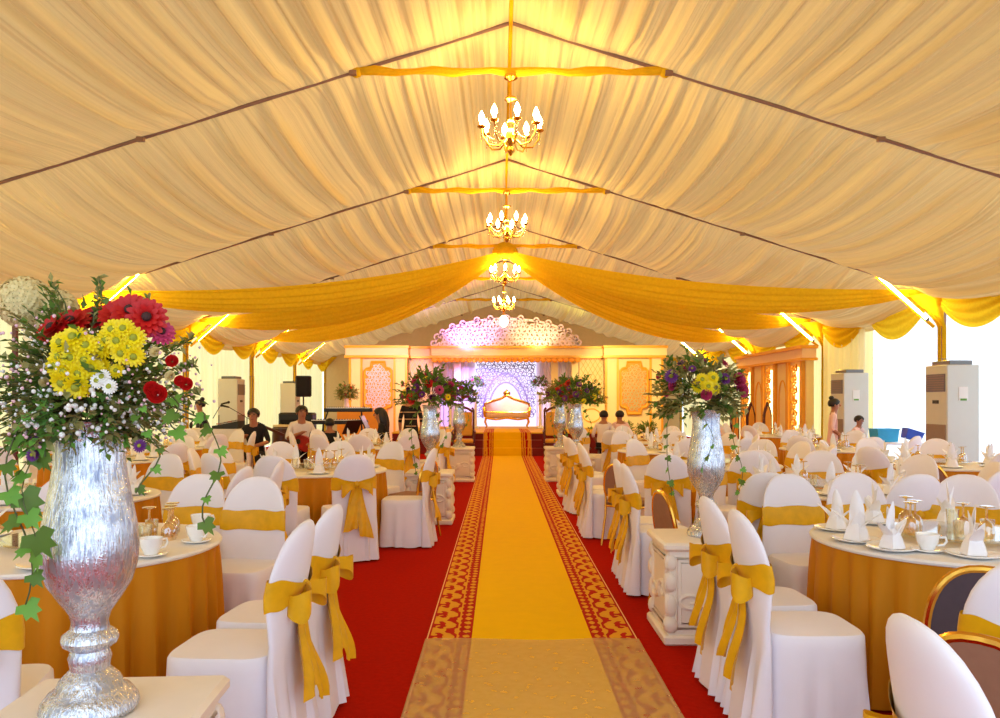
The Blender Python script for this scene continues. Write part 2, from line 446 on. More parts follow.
# chandeliers
def chandelier():
    t = thing('chandelier', '', 'chandelier')
    b = MB(); b.tube([(0, 0, .1), (0, 0, .6)], .012, 6); b.lathe([(.001, .62), (.07, .6), (.075, .56), (.02, .53)], 14); b.lathe([(.001, .36), (.06, .35), (.07, .32), (.02, .3)], 14)
    b.build('rod', M_goldmetal, t)
    b = MB(); b.lathe([(.012, .12), (.05, .06), (.03, 0), (.06, -.06), (.075, -.12), (.03, -.2), (.045, -.25), (.01, -.3)], 14); b.build('body', M_goldmetal, t)
    for k in range(8):
        a = 2*PI*k/8+.2; dx, dy = cos(a), sin(a)
        b = MB(); b.tube([(dx*r, dy*r, z) for r, z in ((.04, -.1), (.14, -.2), (.25, -.19), (.32, -.1), (.33, -.02))], .010, 6)
        b.lathe([(.012, -.02), (.05, .0), (.045, .012), (.012, .014)], 10, (dx*.33, dy*.33, 0))
        arm = b.build('arm', M_goldmetal, t)
        b = MB(); b.lathe([(.016, .01), (.018, .05), (.036, .085), (.03, .125), (.003, .18)], 8, (dx*.33, dy*.33, 0)); b.build('bulb', M_bulb, arm)
        b = MB()
        b.tube([(dx*.33, dy*.33, -.01), (dx*.33, dy*.33, -.16)], .003, 4); b.tube([(dx*(.07+.25*f), dy*(.07+.25*f), -.03-.10*sin(PI*f)) for f in (0, .25, .5, .75, 1)], .003, 4)
        for q in range(4): b.ball((dx*(.33+.0*q), dy*.33, -.05-.035*q), (.008, .008, .016), 6, 5)
        for q in range(5):
            f = (q+.5)/5; b.ball((dx*(.07+.25*f), dy*(.07+.25*f), -.03-.10*sin(PI*f)), .009, 6, 5)
        b.build('crystal_strand', M_amber, arm)
    return t
ch = Stamp(chandelier())
for i, (y, z) in enumerate(((8.8, 4.52), (13.8, 4.55), (18.8, 4.52), (23.8, 4.42))):
    ch.put((CX, y, z), .3*i, ['largest looking gold chandelier, hanging nearest over the aisle', 'gold chandelier second from the front over the aisle', 'gold chandelier just behind the gold cloth rosette', 'gold chandelier farthest down the aisle, above a white globe lamp'][i], 'chandeliers along the ridge')
    lamp('chandelier_lamp', 'POINT', (CX, y, z+.1), 125, (1, .64, .18), .2)
t = thing('globe_lamp', 'glowing white globe lamp hanging under the farthest chandelier', 'light', (CX, 25.2, 4.06))
b = MB(); b.lathe([(.001, -.26), (.09, -.2), (.15, -.08), (.14, .04), (.07, .12), (.05, .16)], 14); b.build('globe', emis('soft_globe_glow', (255, 240, 200), 4), t)
b = MB(); b.tube([(0, 0, .14), (0, 0, 1.5)], .01, 6); b.lathe([(.06, .13), (.07, .18), (.02, .22)], 10); b.build('rod', M_goldmetal, t)
# ------------------------------------------------------------------ aisle runner, stage, backdrop
RX = .2
STEPY = (21.2, 21.5, 21.8); SH = .2; STH = .6
def runner_mat():
    q = NT('songket_runner'); tc = q.n('ShaderNodeTexCoord'); sp = q.n('ShaderNodeSeparateXYZ'); q.l(tc.outputs['Object'], sp.inputs[0])
    X = q.math('ABSOLUTE', sp.outputs[0]); Y = sp.outputs[1]
    yel = lin((246, 194, 0)); red = lin((176, 26, 10)); gold = lin((222, 158, 40)); pale = lin((240, 190, 130))
    n = q.noise(q.coord((1, 1, 1)), 9, 3)
    base = q.mix(n, tuple(x*.9 for x in yel), yel)
    # scroll motifs in the border: warped lozenges repeated along the length
    nz = q.noise(q.coord((1, 1, 1)), 14, 2)
    yy = q.math('ADD', Y, q.math('MULTIPLY', nz, .05)); xx = q.math('ADD', X, q.math('MULTIPLY', nz, .04))
    s1 = q.math('SINE', q.math('MULTIPLY', yy, 2*PI/.26)); s2 = q.math('SINE', q.math('MULTIPLY', xx, 2*PI/.17))
    s3 = q.math('SINE', q.math('MULTIPLY', yy, 2*PI/.065)); s4 = q.math('SINE', q.math('ADD', q.math('MULTIPLY', xx, 2*PI/.09), q.math('MULTIPLY', s1, 1.6)))
    pat = q.math('ADD', q.math('MULTIPLY', s1, s2), q.math('ADD', q.math('MULTIPLY', q.math('MULTIPLY', s3, .35), s2), q.math('MULTIPLY', s4, .6)))
    motif = q.math('GREATER_THAN', pat, -.2)
    band = lambda a, c: q.math('MULTIPLY', q.math('GREATER_THAN', X, a), q.math('LESS_THAN', X, c))
    f = q.mix(motif, red, gold)
    inner = q.math('GREATER_THAN', q.math('ADD', q.math('SINE', q.math('MULTIPLY', yy, 2*PI/.1)), q.math('SINE', q.math('MULTIPLY', xx, 2*PI/.06))), .35)
    f2 = q.mix(inner, red, gold)
    c = q.mix(band(.378, .47), base, f2); c = q.mix(band(.47, .64), c, f)
    c = q.mix(band(.465, .475), c, gold); c = q.mix(band(.640, .652), c, red); c = q.mix(q.math('GREATER_THAN', X, .652), c, pale)
    p = q.n('ShaderNodeBsdfPrincipled'); q.l(c, p.inputs['Base Color']); p.inputs['Roughness'].default_value = .75; p.inputs['Specular IOR Level'].default_value = .05
    q.l(q.bump(q.noise(q.coord((1, 1, 1)), 200, 2), .2, .003), p.inputs['Normal'])
    q.l(p.outputs[0], q.out.inputs[0]); return q.m
path = [(2.9, .006)]+[(2.9+i*.9, .006) for i in range(1, 21)]+[(21.19, .006), (21.19, .206), (21.49, .206), (21.49, .406), (21.79, .406), (21.79, .606), (22.6, .606), (24.6, .606)]
b = MB(); b.grid(lambda u, v: (-.66+1.32*v, path[int(round(u*(len(path)-1)))][0], path[int(round(u*(len(path)-1)))][1]), len(path)-1, 6)
o = b.build('aisle_runner', runner_mat()); o.location.x = RX
tag(o, 'long yellow carpet runner with red and gold patterned borders down the aisle', 'carpet')
q = NT('beige_voile'); d = q.n('ShaderNodeBsdfDiffuse'); q.l(q.mix(q.noise(q.coord((3, 3, 3)), 6, 3), lin((214, 184, 124)), lin((236, 208, 150))), d.inputs[0])
tp = q.n('ShaderNodeBsdfTransparent'); m = q.n('ShaderNodeMixShader'); m.inputs[0].default_value = .6
q.l(d.outputs[0], m.inputs[1]); q.l(tp.outputs[0], m.inputs[2]); q.l(m.outputs[0], q.out.inputs[0])
b = MB(); b.grid(lambda u, v: (RX-.665+1.33*v, 2.85+(4.92-2.85)*u+(.05*sin(v*9)*.4 if u == 1 else 0), .013+.003*sin(v*17+u*7)*sin(u*9)), 24, 24)
tag(b.build('carpet_cover', q.m, sharp=False), 'thin beige see-through cloth laid over the near end of the runner', 'cover cloth')

# stage
t = thing('stage', 'low maroon stage with carpeted steps in front of the wedding throne', 'stage', (RX, 24, 0))
b = MB(); b.box((0, 2.0, STH/2-.02), (6.4, 8.0, STH-.04)); b.build('platform', M_maroon, t)
b = MB(); b.box((0, 2.0, STH-.02), (6.44, 8.04, .04), bev=.01); b.build('deck', mat('yellow_deck', (236, 186, 40), .7, var=.05), t)
for k in range(2):
    y0 = STEPY[k]-24; b = MB(); b.box((0, (y0+(-2.0))/2, SH*(k+.5)), (1.9, -2.0-y0, SH*(k+1)), bev=.01)
    b.v = [(x, y, max(0, z)) for x, y, z in b.v]
    b = MB(); b.box((0, (y0-2.02)/2+.0, SH*(k+1)/2), (1.9, -2.02-y0, SH*(k+1))); b.build('step', M_maroon, t)

# fretwork: flat scrolling ribbons
def ribbon(b, pts, wd, y0, th):
    n = len(pts); vs = []
    for i, (x, z) in enumerate(pts):
        x0, z0 = pts[max(0, i-1)]; x1, z1 = pts[min(n-1, i+1)]
        L = math.hypot(x1-x0, z1-z0) or 1; nx, nz = -(z1-z0)/L*wd/2, (x1-x0)/L*wd/2
        vs += [(x+nx, y0, z+nz), (x-nx, y0, z-nz), (x-nx, y0+th, z-nz), (x+nx, y0+th, z+nz)]
    fs = []
    for i in range(n-1):
        for k in range(4): fs.append((i*4+k, i*4+(k+1) % 4, i*4+4+(k+1) % 4, i*4+4+k))
    b.add(vs, fs)
def scroll(b, cx, cz, r, a0, turns, wd, y0, th, sgn=1):
    pts = []
    for i in range(22):
        f = i/21; a = a0+sgn*turns*2*PI*f; rr = r*(1-f*.82)
        pts.append((cx+rr*cos(a), cz+rr*sin(a)))
    ribbon(b, pts, wd, y0, th)
def fret(b, inside, x0, x1, z0, z1, step, wd, y0, th, seed):
    rr = random.Random(seed); k = 0; z = z0+step*.5
    while z < z1:
        x = x0+step*.5+(step*.5 if k % 2 else 0)
        while x < x1:
            if inside(x, z):
                scroll(b, x, z, step*.62, rr.uniform(0, 2*PI), 1.25, wd, y0+rr.uniform(-.002, .002), th, rr.choice((-1, 1)))
                for q in range(2):
                    a = rr.uniform(0, 2*PI); ribbon(b, [(x+step*.5*cos(a+.5*f), z+step*.5*sin(a+.5*f)) if f == 0 else (x+step*(.5+.25*f)*cos(a+.5*f), z+step*(.5+.25*f)*sin(a+.5*f)) for f in (0, .4, .8)], wd*1.3, y0, th)
            x += step
        z += step*.85; k += 1
BY = 26.0
root = thing('wedding_backdrop', 'tall peach and gold wedding stage backdrop with carved dome and side panels', 'backdrop', (.2, BY, 0))
def rect(b, x0, x1, y0, y1, z0, z1): b.box(((x0+x1)/2, (y0+y1)/2, (z0+z1)/2), (x1-x0, y1-y0, z1-z0))
ZT = 3.28
for sd in (-1, 1):
    # wing with plaque
    xa, xb = (3.25, 5.15)
    lo, hi = (xa, xb) if sd > 0 else (-xb, -xa)
    b = MB(); rect(b, lo, hi, 0, .3, 0, ZT-.3); wing = b.build('wing_panel', M_peach if sd < 0 else M_cream, root, smooth=False)
    for px in (lo+.22, hi-.22):
        b = MB(); rect(b, px-.2, px+.2, -.08, .0, 0, ZT-.36); b.build('pilaster', M_cream, root, smooth=False)
        for e in (-.19, .19):
            b = MB(); rect(b, px+e-.035, px+e+.035, -.11, -.075, .0, ZT-.36); b.build('pilaster_trim', M_ltmold, root, smooth=False)
    c = (lo+hi)/2; hw = .44; z0, z1 = 1.05, 2.75
    out = [(-hw, z0+.28), (-hw+.06, z0+.22), (-hw+.2, z0+.18), (-hw+.22, z0), (hw-.22, z0), (hw-.2, z0+.18), (hw-.06, z0+.22), (hw, z0+.28), (hw, z1-.28), (hw-.06, z1-.22), (hw-.2, z1-.18), (hw-.22, z1), (-hw+.22, z1), (-hw+.2, z1-.18), (-hw+.06, z1-.22), (-hw, z1-.28)]
    out = [(x+c, z) for x, z in out]
    b = MB(); b.prism(out, -.06, .0); pl = b.build('plaque', M_orange, root, smooth=False)
    b = MB(); b.tube([(x, -.07, z) for x, z in out], .045, 6, closed=True); b.build('plaque_frame', M_ltmold, pl)
    b = MB(); fret(b, lambda x, z: abs(x-c)/.38+max(0, abs(z-1.9)-.45)/.35 < 1, c-.4, c+.4, z0+.1, z1-.1, .135, .026, -.10, .035, 3+sd); b.build('plaque_fretwork', M_lilac if sd < 0 else M_crm, pl, smooth=False)
    # lattice bay
    lo2, hi2 = (2.45, 3.25) if sd > 0 else (-3.25, -2.45)
    b = MB(); rect(b, lo2, hi2, .4, .55, STH, ZT-.3); lat = b.build('lattice_panel', M_peach if sd < 0 else M_cream, root, smooth=False)
    b = MB()
    for k in range(-12, 20):
        for dr in (1, -1):
            pts = []
            for q in range(2):
                zz = 1.2+q*1.7; xx = (lo2+.05) + k*.16 + dr*(zz-1.2)*.6 + (0 if dr > 0 else 0)
                pts.append((xx, zz))
            (xA, zA), (xB, zB) = pts
            # clip to bay
            tA = max(0, min(1, ((lo2+.04)-xA)/(xB-xA))); tB = max(0, min(1, ((hi2-.04)-xA)/(xB-xA)))
            t0, t1 = min(tA, tB), max(tA, tB)
            if t1-t0 > .02: ribbon(b, [(xA+(xB-xA)*t0, zA+(zB-zA)*t0), (xA+(xB-xA)*t1, zA+(zB-zA)*t1)], .014, .37, .03)
    b.build('lattice', M_ltmold if sd > 0 else M_lilac, lat, smooth=False)
    if sd > 0:
        b = MB(); rect(b, 2.35, 3.2, -.35, .35, STH, 1.38); b.build('side_cabinet', M_cream, root, smooth=False)
        b = MB(); b.tube([(2.775+.28*cos(a)*(1 if abs(cos(a)) > .6 else .9), -.36, 1.0+.22*sin(a)) for a in [2*PI*k/20 for k in range(20)]], .02, 5, closed=True); b.build('cabinet_moulding', M_ltmold, root)
    # inner columns beside the throne recess
    for px in (1.62, 2.3):
        b = MB(); rect(b, sd*px-.11, sd*px+.11, .3, .55, STH, ZT-.3); b.build('recess_column', M_lilac if sd < 0 else M_cream, root, smooth=False)
    # recess drapes
    def rd(u, v): xx = sd*(1.25+1.15*u); return (xx, .95+.05*sin(u*50)+.03*sin(u*23), STH+(2.5)*v)
    b = MB(); b.grid(rd, 70, 3); b.build('recess_drape', fabric('lilac_drape', (240, 228, 246), tr=.1, var=.03, stretch=(9, 1, .2), bump=.2), root, sharp=False)
# cornice in three stretches
for lo, hi, y0 in ((-5.25, -3.2, -.2), (-3.2, -2.45, .2), (-2.45, 2.45, -.05), (2.45, 3.2, .2), (3.2, 5.25, -.2)):
    cm = M_peach if hi < 0 else M_cream
    b = MB(); rect(b, lo, hi, y0, .6, ZT-.34, ZT-.06); b.build('cornice', cm, root, smooth=False)
    b = MB(); rect(b, lo-.03, hi+.03, y0-.07, .6, ZT-.08, ZT); rect(b, lo-.03, hi+.03, y0-.05, .6, ZT-.40, ZT-.32); b.build('cornice_moulding', M_ltmold, root, smooth=False)
b = MB()
for k in range(26):
    x = -2.35+4.7*k/25; b.ball((x, -.06, ZT-.46), (.10, .04, .09), 8, 6)
b.build('scalloped_valance', M_orange, root)
# carved dome
inside = lambda x, z: (x/2.3)**2+((z-ZT)/.86)**2 < .93
b = MB(); fret(b, inside, -2.35, 2.35, ZT, ZT+.9, .165, .046, .0, .05, 11)
ribbon(b, [(2.36*cos(a), ZT+.9*sin(a)) for a in [PI*k/40 for k in range(41)]], .07, .0, .06)
for k in range(15):
    a = PI*(k+.5)/15; scroll(b, 2.4*cos(a), ZT+.93*sin(a), .13, a+PI, 1.1, .05, .0, .05, 1 if k % 2 else -1)
b.build('carved_dome', M_lilac, root, smooth=False)
# back-lit carved arch behind the throne
b = MB(); rect(b, -1.05, 1.05, 1.12, 1.2, STH, STH+2.4); b.build('light_panel', M_screen, root, smooth=False)
b = MB()
arch = lambda x, z: ((x/.7)**2+((z-STH-.3)/1.25)**2 > 1) and abs(x) < .98 and z < STH+2.3
fret(b, arch, -1.0, 1.0, STH+.3, STH+2.35, .15, .022, 1.02, .04, 21)
for rx_, rz_ in ((.62, 1.2), (.8, 1.5)):
    ribbon(b, [(rx_*cos(a), STH+.3+rz_*sin(a)) for a in [PI*k/30 for k in range(31)]], .05, 1.01, .05)
b.build('carved_arch', mat('violet_fretwork', (120, 104, 176), .5), root, smooth=False)
# rear curtain of the recess
b = MB(); b.grid(lambda u, v: (-3.2+6.4*u, 1.4+.04*sin(u*90), STH+2.6*v), 120, 2); b.build('rear_drape', fabric('lilac_drape', (240, 228, 246)), root, sharp=False)

# stage lamps: violet and white floods hidden in the cornice, uplights behind the dome
lamp('stage_flood', 'SPOT', (-1.0, 24.4, 2.85), 700, (.5, .38, 1), .1, (-.7, 27, 1.2), 62)
lamp('stage_flood', 'SPOT', (.6, 24.4, 2.85), 420, (.9, .8, 1), .1, (.4, 27, 1.2), 58)
lamp('cornice_flood', 'SPOT', (-1.4, 23.4, 3.2), 110, (1, .34, .8), .1, (-1.3, 26, 3.1), 60)
lamp('dome_flood', 'SPOT', (-1.2, 25.2, 3.25), 110, (.85, .3, 1), .1, (-1.0, 26.0, 4.0), 110)
lamp('dome_flood', 'SPOT', (1.3, 25.2, 3.25), 60, (1, .7, .3), .1, (1.2, 26.0, 4.0), 110)
lamp('left_wing_flood', 'SPOT', (-3.2, 22.6, 3.2), 420, (1, .6, .6), .15, (-4, 26, 1.8), 70)
lamp('right_wing_flood', 'SPOT', (3.4, 22.6, 3.2), 420, (1, .76, .34), .15, (4.2, 26, 1.8), 70)
lamp('roof_uplight', 'SPOT', (-2.6, 27.0, 3.0), 420, (.55, .45, 1), .1, (-2.0, 30, 5.0), 50)
lamp('roof_uplight', 'SPOT', (2.6, 27.0, 3.0), 260, (.85, 1, .25), .1, (2.4, 30, 5.0), 40)

# throne sofa
t = thing('throne_sofa', 'ornate gold carved wedding sofa with pale cushions on the stage', 'sofa', (.22, 25.4, STH))
b = MB(); b.box((0, 0, .4), (1.36, .5, .16), bev=.05); b.build('seat', mat('pale_rose_upholstery', (226, 186, 160), .6), t)
pts = [(-.72, .5)]+[(-.72+1.44*k/24, .78+.18*sin(PI*k/24)+.10*math.exp(-((k-12)/2.2)**2)) for k in range(25)]+[(.72, .5)]
b = MB(); b.prism(pts, .22, .3); b.build('backrest', mat('pale_rose_upholstery', (226, 186, 160), .6), t)
b = MB(); b.tube([(x, .22, z) for x, z in pts], .04, 6, closed=True); b.ball((0, .22, 1.12), (.12, .04, .08)); b.ball((0, .22, 1.2), .04)
b.tube([(-.7, -.26, .33), (-.35, -.28, .28), (0, -.28, .33), (.35, -.28, .28), (.7, -.26, .33)], .035, 6); b.build('frame', M_goldmetal, t)
for sd in (-1, 1):
    b = MB(); b.tube([(sd*.7, .22, .62), (sd*.74, .0, .66), (sd*.74, -.22, .64), (sd*.72, -.27, .56), (sd*.7, -.24, .36)], .045, 6); b.build('armrest', M_goldmetal, t)
    for yy in (-.22, .22):
        b = MB(); b.tube([(sd*.66, yy, .34), (sd*.7, yy*1.1, .2), (sd*.64, yy, .06), (sd*.68, yy*1.1, .0)], [.045, .035, .025, .035], 6); b.build('leg', M_goldmetal, t)
# ------------------------------------------------------------------ flowers
def petal_disc(b, n, r0, r1, w, lift, tilt, seed=0, z=0.):
    """one whorl of rounded petals"""
    for k in range(n):
        a = 2*PI*(k+.13*sin(k*7+seed))/n; ca, sa = cos(a), sin(a)
        def P(r, s, h): return (r*ca-s*sa, r*sa+s*ca, z+h)
        rm = (r0+r1)/2
        vs = [P(r0, -w*.3, 0), P(r0, w*.3, 0), P(rm+.1*(r1-r0), w*.5, lift*.7+.02*w), P(r1*.97, w*.28, lift+tilt), P(r1*.97, -w*.28, lift+tilt), P(rm+.1*(r1-r0), -w*.5, lift*.7+.02*w), P(r1*1.03, 0, lift+tilt*1.1)]
        b.add(vs, [(0, 1, 2, 5), (5, 2, 3, 4), (4, 3, 6)])
def mum_mesh(name, m, mc, r=.034, ctr=.011):
    b = MB(); petal_disc(b, 16, r*.15, r, r*.34, r*.1, -.002); petal_disc(b, 14, r*.12, r*.86, r*.32, r*.32, 0, 2, .002); petal_disc(b, 10, r*.1, r*.6, r*.3, r*.42, 0, 4, .004)
    b.k = 1; b.ball((0, 0, r*.3), (ctr, ctr, ctr*.7), 8, 6)
    return b.mesh(name, [m, mc])
def rose_mesh(name, m, r=.03):
    b = MB()
    for lay, (n, rr, h) in enumerate(((3, .35, .9), (4, .6, .75), (5, .85, .5), (6, 1.05, .2))):
        for k in range(n):
            a = 2*PI*k/n+lay*.7
            def fn(u, v, a=a, rr=rr, h=h, n=n):
                aa = a+(u-.5)*2*PI/n*1.4; q = r*(rr*(.35+.65*v)+.15*v*v); return (q*cos(aa), q*sin(aa), r*(-.5+(h+.5)*v)*(1-.25*(2*u-1)**2))
            b.grid(fn, 4, 3)
    return b.mesh(name, m)
FLM = {'yellow_chrysanthemum': mum_mesh('yellow_chrysanthemum', M_yel, M_center), 'red_gerbera': mum_mesh('red_gerbera', M_redp, M_dkcenter, .052, .013),
       'pink_gerbera': mum_mesh('pink_gerbera', M_pinkp, M_dkcenter, .046, .012), 'purple_aster': mum_mesh('purple_aster', M_purp, M_center, .036), 'orange_gerbera': mum_mesh('orange_gerbera', M_orgp, M_dkcenter, .046, .012),
       'red_rose': rose_mesh('red_rose', M_redp, .034), 'white_daisy': mum_mesh('white_daisy', M_wht, M_center, .026), 'cream_rose': rose_mesh('cream_rose', M_crm, .032), 'pink_rose': rose_mesh('pink_rose', M_pinkp, .032)}
def hydrangea():
    b = MB(); rr = random.Random(4)
    for k in range(220):
        f = (k+.5)/220; z = 1-1.75*f; a = k*2.39996; s = math.sqrt(max(0, 1-z*z)); d = Vector((s*cos(a), s*sin(a), z))
        m = Matrix.Translation(d*.06*(1+.08*rr.random())) @ d.to_track_quat('Z', 'Y').to_matrix().to_4x4() @ Matrix.Rotation(rr.random()*3, 4, 'Z')
        q = MB(); petal_disc(q, 4, .001, .0105, .010, .001, .001); b.merge(q, m)
    b.k = 1; b.ball((0, 0, 0), .052, 10, 8)
    return b.mesh('cream_hydrangea', [M_crm, M_leaf3])
FLM['cream_hydrangea'] = hydrangea()
def leafshape(b, p, d, L, wd, up, rr, fold=.15):
    d = d.normalized(); x = d.cross(up)
    if x.length < 1e-3: x = Vector((1, 0, 0))
    x.normalize(); n = x.cross(d)
    b.add([p, p+d*L*.45+x*wd*.5+n*L*fold, p+d*L, p+d*L*.45-x*wd*.5+n*L*fold], [(0, 1, 2, 3)])
def ivy_leaf(b, p, d, L, nrm):
    d = d.normalized(); x = d.cross(nrm).normalized(); n = x.cross(d)
    o = [(0, 0), (.32, -.12), (.52, .18), (.30, .34), (.34, .66), (.12, .62), (0, 1), (-.12, .62), (-.34, .66), (-.30, .34), (-.52, .18), (-.32, -.12)]
    b.add([p+x*a*L+d*c*L+n*(abs(a)*.12*L-(c**2)*.1*L) for a, c in o]+[p+d*.4*L], [(i, (i+1) % 12, 12) for i in range(12)])
def foliage(rad, n, seed, ml, L, squash=.75, lo=-.35, droop=.2, sprig=True):
    b = MB(); rr = random.Random(seed)
    for k in range(n):
        z = rr.uniform(lo, 1); a = rr.uniform(0, 2*PI); s = math.sqrt(max(0, 1-min(1, z*z)))
        d = Vector((s*cos(a), s*sin(a), z*squash)); ln = rad*rr.uniform(.6, 1.12)
        p1 = d*ln; p1.z -= droop*rad*(1-z)*.4; p0 = Vector((0, 0, -.25*rad)); mid = (p0+p1)/2+Vector((0, 0, .12*rad))
        b.k = 0; b.tube([p0.lerp(p1, .35)*.9+Vector((0, 0, .03*rad)), mid.lerp(p1, .35), p1], .0016, 3)
        m = 7
        for q in range(m):
            f = .35+.65*q/(m-1); p = mid.lerp(p1, f); dd = (p1-mid).normalized()
            sidev = Vector((rr.uniform(-1, 1), rr.uniform(-1, 1), rr.uniform(-.6, .8)))
            b.k = 1+(k % 3 == 0); leafshape(b, p, dd*.7+sidev*.8, L*rr.uniform(.6, 1.2), L*.56, Vector((rr.uniform(-.5, .5), rr.uniform(-.5, .5), 1)), rr)
    return b.mesh('foliage', ml)
def dots(rad, n, seed, m, r=.005, lo=-.5):
    b = MB(); rr = random.Random(seed)
    for k in range(n):
        z = rr.uniform(lo, .9); a = rr.uniform(0, 2*PI); s = math.sqrt(max(0, 1-z*z)); d = Vector((s*cos(a), s*sin(a), z*.75))*rad*rr.uniform(.75, 1.15)
        b.ball(d, r*rr.uniform(.6, 1.3), 5, 4)
    return b.mesh('filler_blossom', m)
def vine_mesh(L, seed, ml, leaf=.05, n=9, out=.1):
    b = MB(); rr = random.Random(seed); pts = []
    for i in range(14):
        f = i/13; pts.append(Vector((out*math.sin(min(1, f*3)*PI/2)+.02*sin(f*9+seed), .03*sin(f*7+seed*2), .06*min(f*6, 1)-L*f**1.15)))
    b.tube(pts, .0022, 4)
    for i in range(n):
        f = (i+.7)/n*13; j = min(12, int(f)); p = pts[j].lerp(pts[j+1], f-j)
        a = rr.uniform(0, 2*PI); d = Vector((cos(a)*.8, sin(a)*.6-.3, -.7)); b.k = 1+(i % 2)
        ivy_leaf(b, p, d, leaf*rr.uniform(.65, 1.15), Vector((cos(a)*.4, -1, .5)))
    return b.mesh('ivy_vine', ml)
def put_mesh(name, me, parent, loc, d=None, sc=1., spin=0.):
    o = bpy.data.objects.new(name, me); COL.objects.link(o); o.parent = parent; o.location = loc
    if d is not None:
        o.rotation_mode = 'XYZ'; o.rotation_euler = (Vector(d).to_track_quat('Z', 'Y').to_matrix() @ Matrix.Rotation(spin, 3, 'Z')).to_euler()
    o.scale = (sc,)*3; return o

LV = [M_stem, M_leaf, M_leaf3]; IV = [M_stem, M_leaf2, M_leaf]
# ---- near left arrangement in the mercury vase
VX, VY, VZ = -1.142, 2.2, .63
fc = Vector((VX+.02, VY, 1.62))
A = thing('flower_arrangement', 'big bouquet of yellow chrysanthemums, red gerberas and trailing ivy in the nearest vase', 'flowers', fc)
o = put_mesh('foliage', foliage(.27, 270, 3, LV, .032, .8, -.75, .5), A, (-.02, 0, -.04)); o['kind'] = 'stuff'
o = put_mesh('foliage', foliage(.20, 190, 9, [M_stem, M_leaf3, M_leaf], .032, .7, -.6, .6), A, (0, -.05, -.09)); o['kind'] = 'stuff'
o = put_mesh('foliage', foliage(.16, 150, 19, [M_stem, M_leaf2, M_leaf3], .03, .6, -.5, .6), A, (0, -.07, -.15)); o['kind'] = 'stuff'
o = put_mesh('filler_blossom', dots(.15, 150, 15, M_wht, .0065, -.5), A, (.02, -.08, -.15)); o['kind'] = 'stuff'
o = put_mesh('filler_blossom', dots(.23, 420, 5, M_wht, .0046, -.8), A, (.02, -.03, -.10)); o['kind'] = 'stuff'
o = put_mesh('filler_blossom', dots(.27, 260, 8, mat('pale_pink_petal', (226, 180, 186), .6), .004, -.8), A, (.02, -.03, -.08)); o['kind'] = 'stuff'
def px(x, y, Y): return Vector(((x-500)*Y/790, Y, 1.5-(y-400)*Y/790))
def flower(kind, x, y, Y, d, sc=1., spin=0.): return put_mesh(kind, FLM[kind], A, px(x, y, Y)-fc, d, sc, spin)
F = Vector((0, -1, .25))
for x, y in ((62, 343), (74, 338), (86, 346), (60, 357), (72, 358), (85, 360), (66, 371), (79, 373), (58, 366), (91, 368), (64, 382), (77, 386), (70, 379)):
    flower('yellow_chrysanthemum', x, y, 1.98+.0006*abs(x-74), Vector(((x-74)*.02, -1, (362-y)*.02)), R.uniform(.85, 1.05), R.random()*3)
for x, y in ((113, 330), (124, 329), (134, 338), (118, 341), (129, 348), (108, 340), (134, 356), (122, 353), (104, 347)):
    flower('yellow_chrysanthemum', x, y, 2.0+.0006*abs(x-120), Vector(((x-120)*.02, -1, (342-y)*.02)), R.uniform(.8, 1.0), R.random()*3)
for x, y in ((99, 343), (103, 366), (117, 371)): flower('yellow_chrysanthemum', x, y, 2.02, F, .6, R.random()*3)
for x, y, Y, d in ((131, 312, 2.06, (.1, -1, .5)), (147, 318, 2.04, (.35, -1, .2)), (55, 330, 2.08, (-.5, -.8, .7)), (72, 324, 2.1, (-.1, -.8, .9)), (118, 316, 2.1, (0, -.9, .7)), (95, 320, 2.15, (0, -.7, 1))):
    flower('red_gerbera', x, y, Y, d, 1.0)
flower('pink_gerbera', 161, 333, 2.06, (.6, -.8, .5), .8); flower('pink_gerbera', 106, 322, 2.14, (-.1, -.9, .8), .55)
for x, y, s in ((157, 394, .62), (152, 389, .5), (186, 384, .42), (172, 361, .4), (180, 381, .36)): flower('red_rose', x, y, 2.0, (.3, -1, .2), s)
for x, y in ((110, 387), (103, 377), (98, 381)): flower('white_daisy', x, y, 1.97, F, .75)
for x, y, s, Y in ((26, 303, 1.15, 2.26), (52, 313, 1.15, 2.3), (68, 326, .8, 2.28)): flower('cream_hydrangea', x, y, Y, (-.2, -.6, .8), s)
for x, y in ((155, 352), (170, 376), (44, 382)): flower('cream_rose', x, y, 2.02, F, .36)
for i, (x0, y0, x1, y1) in enumerate(((98, 330, 99, 276), (70, 330, 52, 282), (160, 360, 193, 338), (60, 380, 20, 345), (140, 330, 150, 300), (165, 385, 200, 395), (40, 400, 2, 380), (175, 375, 196, 366))):
    a, c = px(x0, y0, 2.15), px(x1, y1, 2.12); bq = MB(); rr = random.Random(40+i); bq.tube([a-fc, (a+c)/2-fc+Vector((.01, 0, .01)), c-fc], .002, 4)
    for k in range(26):
        f = .2+.8*k/25; p = a.lerp(c, f)-fc; bq.k = 1+k % 2; leafshape(bq, p, Vector((rr.uniform(-1, 1), rr.uniform(-1, .4), rr.uniform(-.3, 1.2))), .028, .013, Vector((0, -.6, 1)), rr)
    bq.build('leaf_sprig', LV, A, smooth=False)
for i, (x, y, L, nl, sc_) in enumerate(((25, 420, .42, 9, .075), (12, 400, .62, 9, .06), (140, 415, .26, 6, .035), (205, 420, .34, 6, .042), (168, 412, .12, 3, .06), (35, 425, .14, 4, .08))):
    p = px(x, y, 2.05)-fc; put_mesh('ivy_vine', vine_mesh(L, 50+i, IV, sc_, nl, .02), A, p)
vs0 = px(62, 405, 2.1)-fc
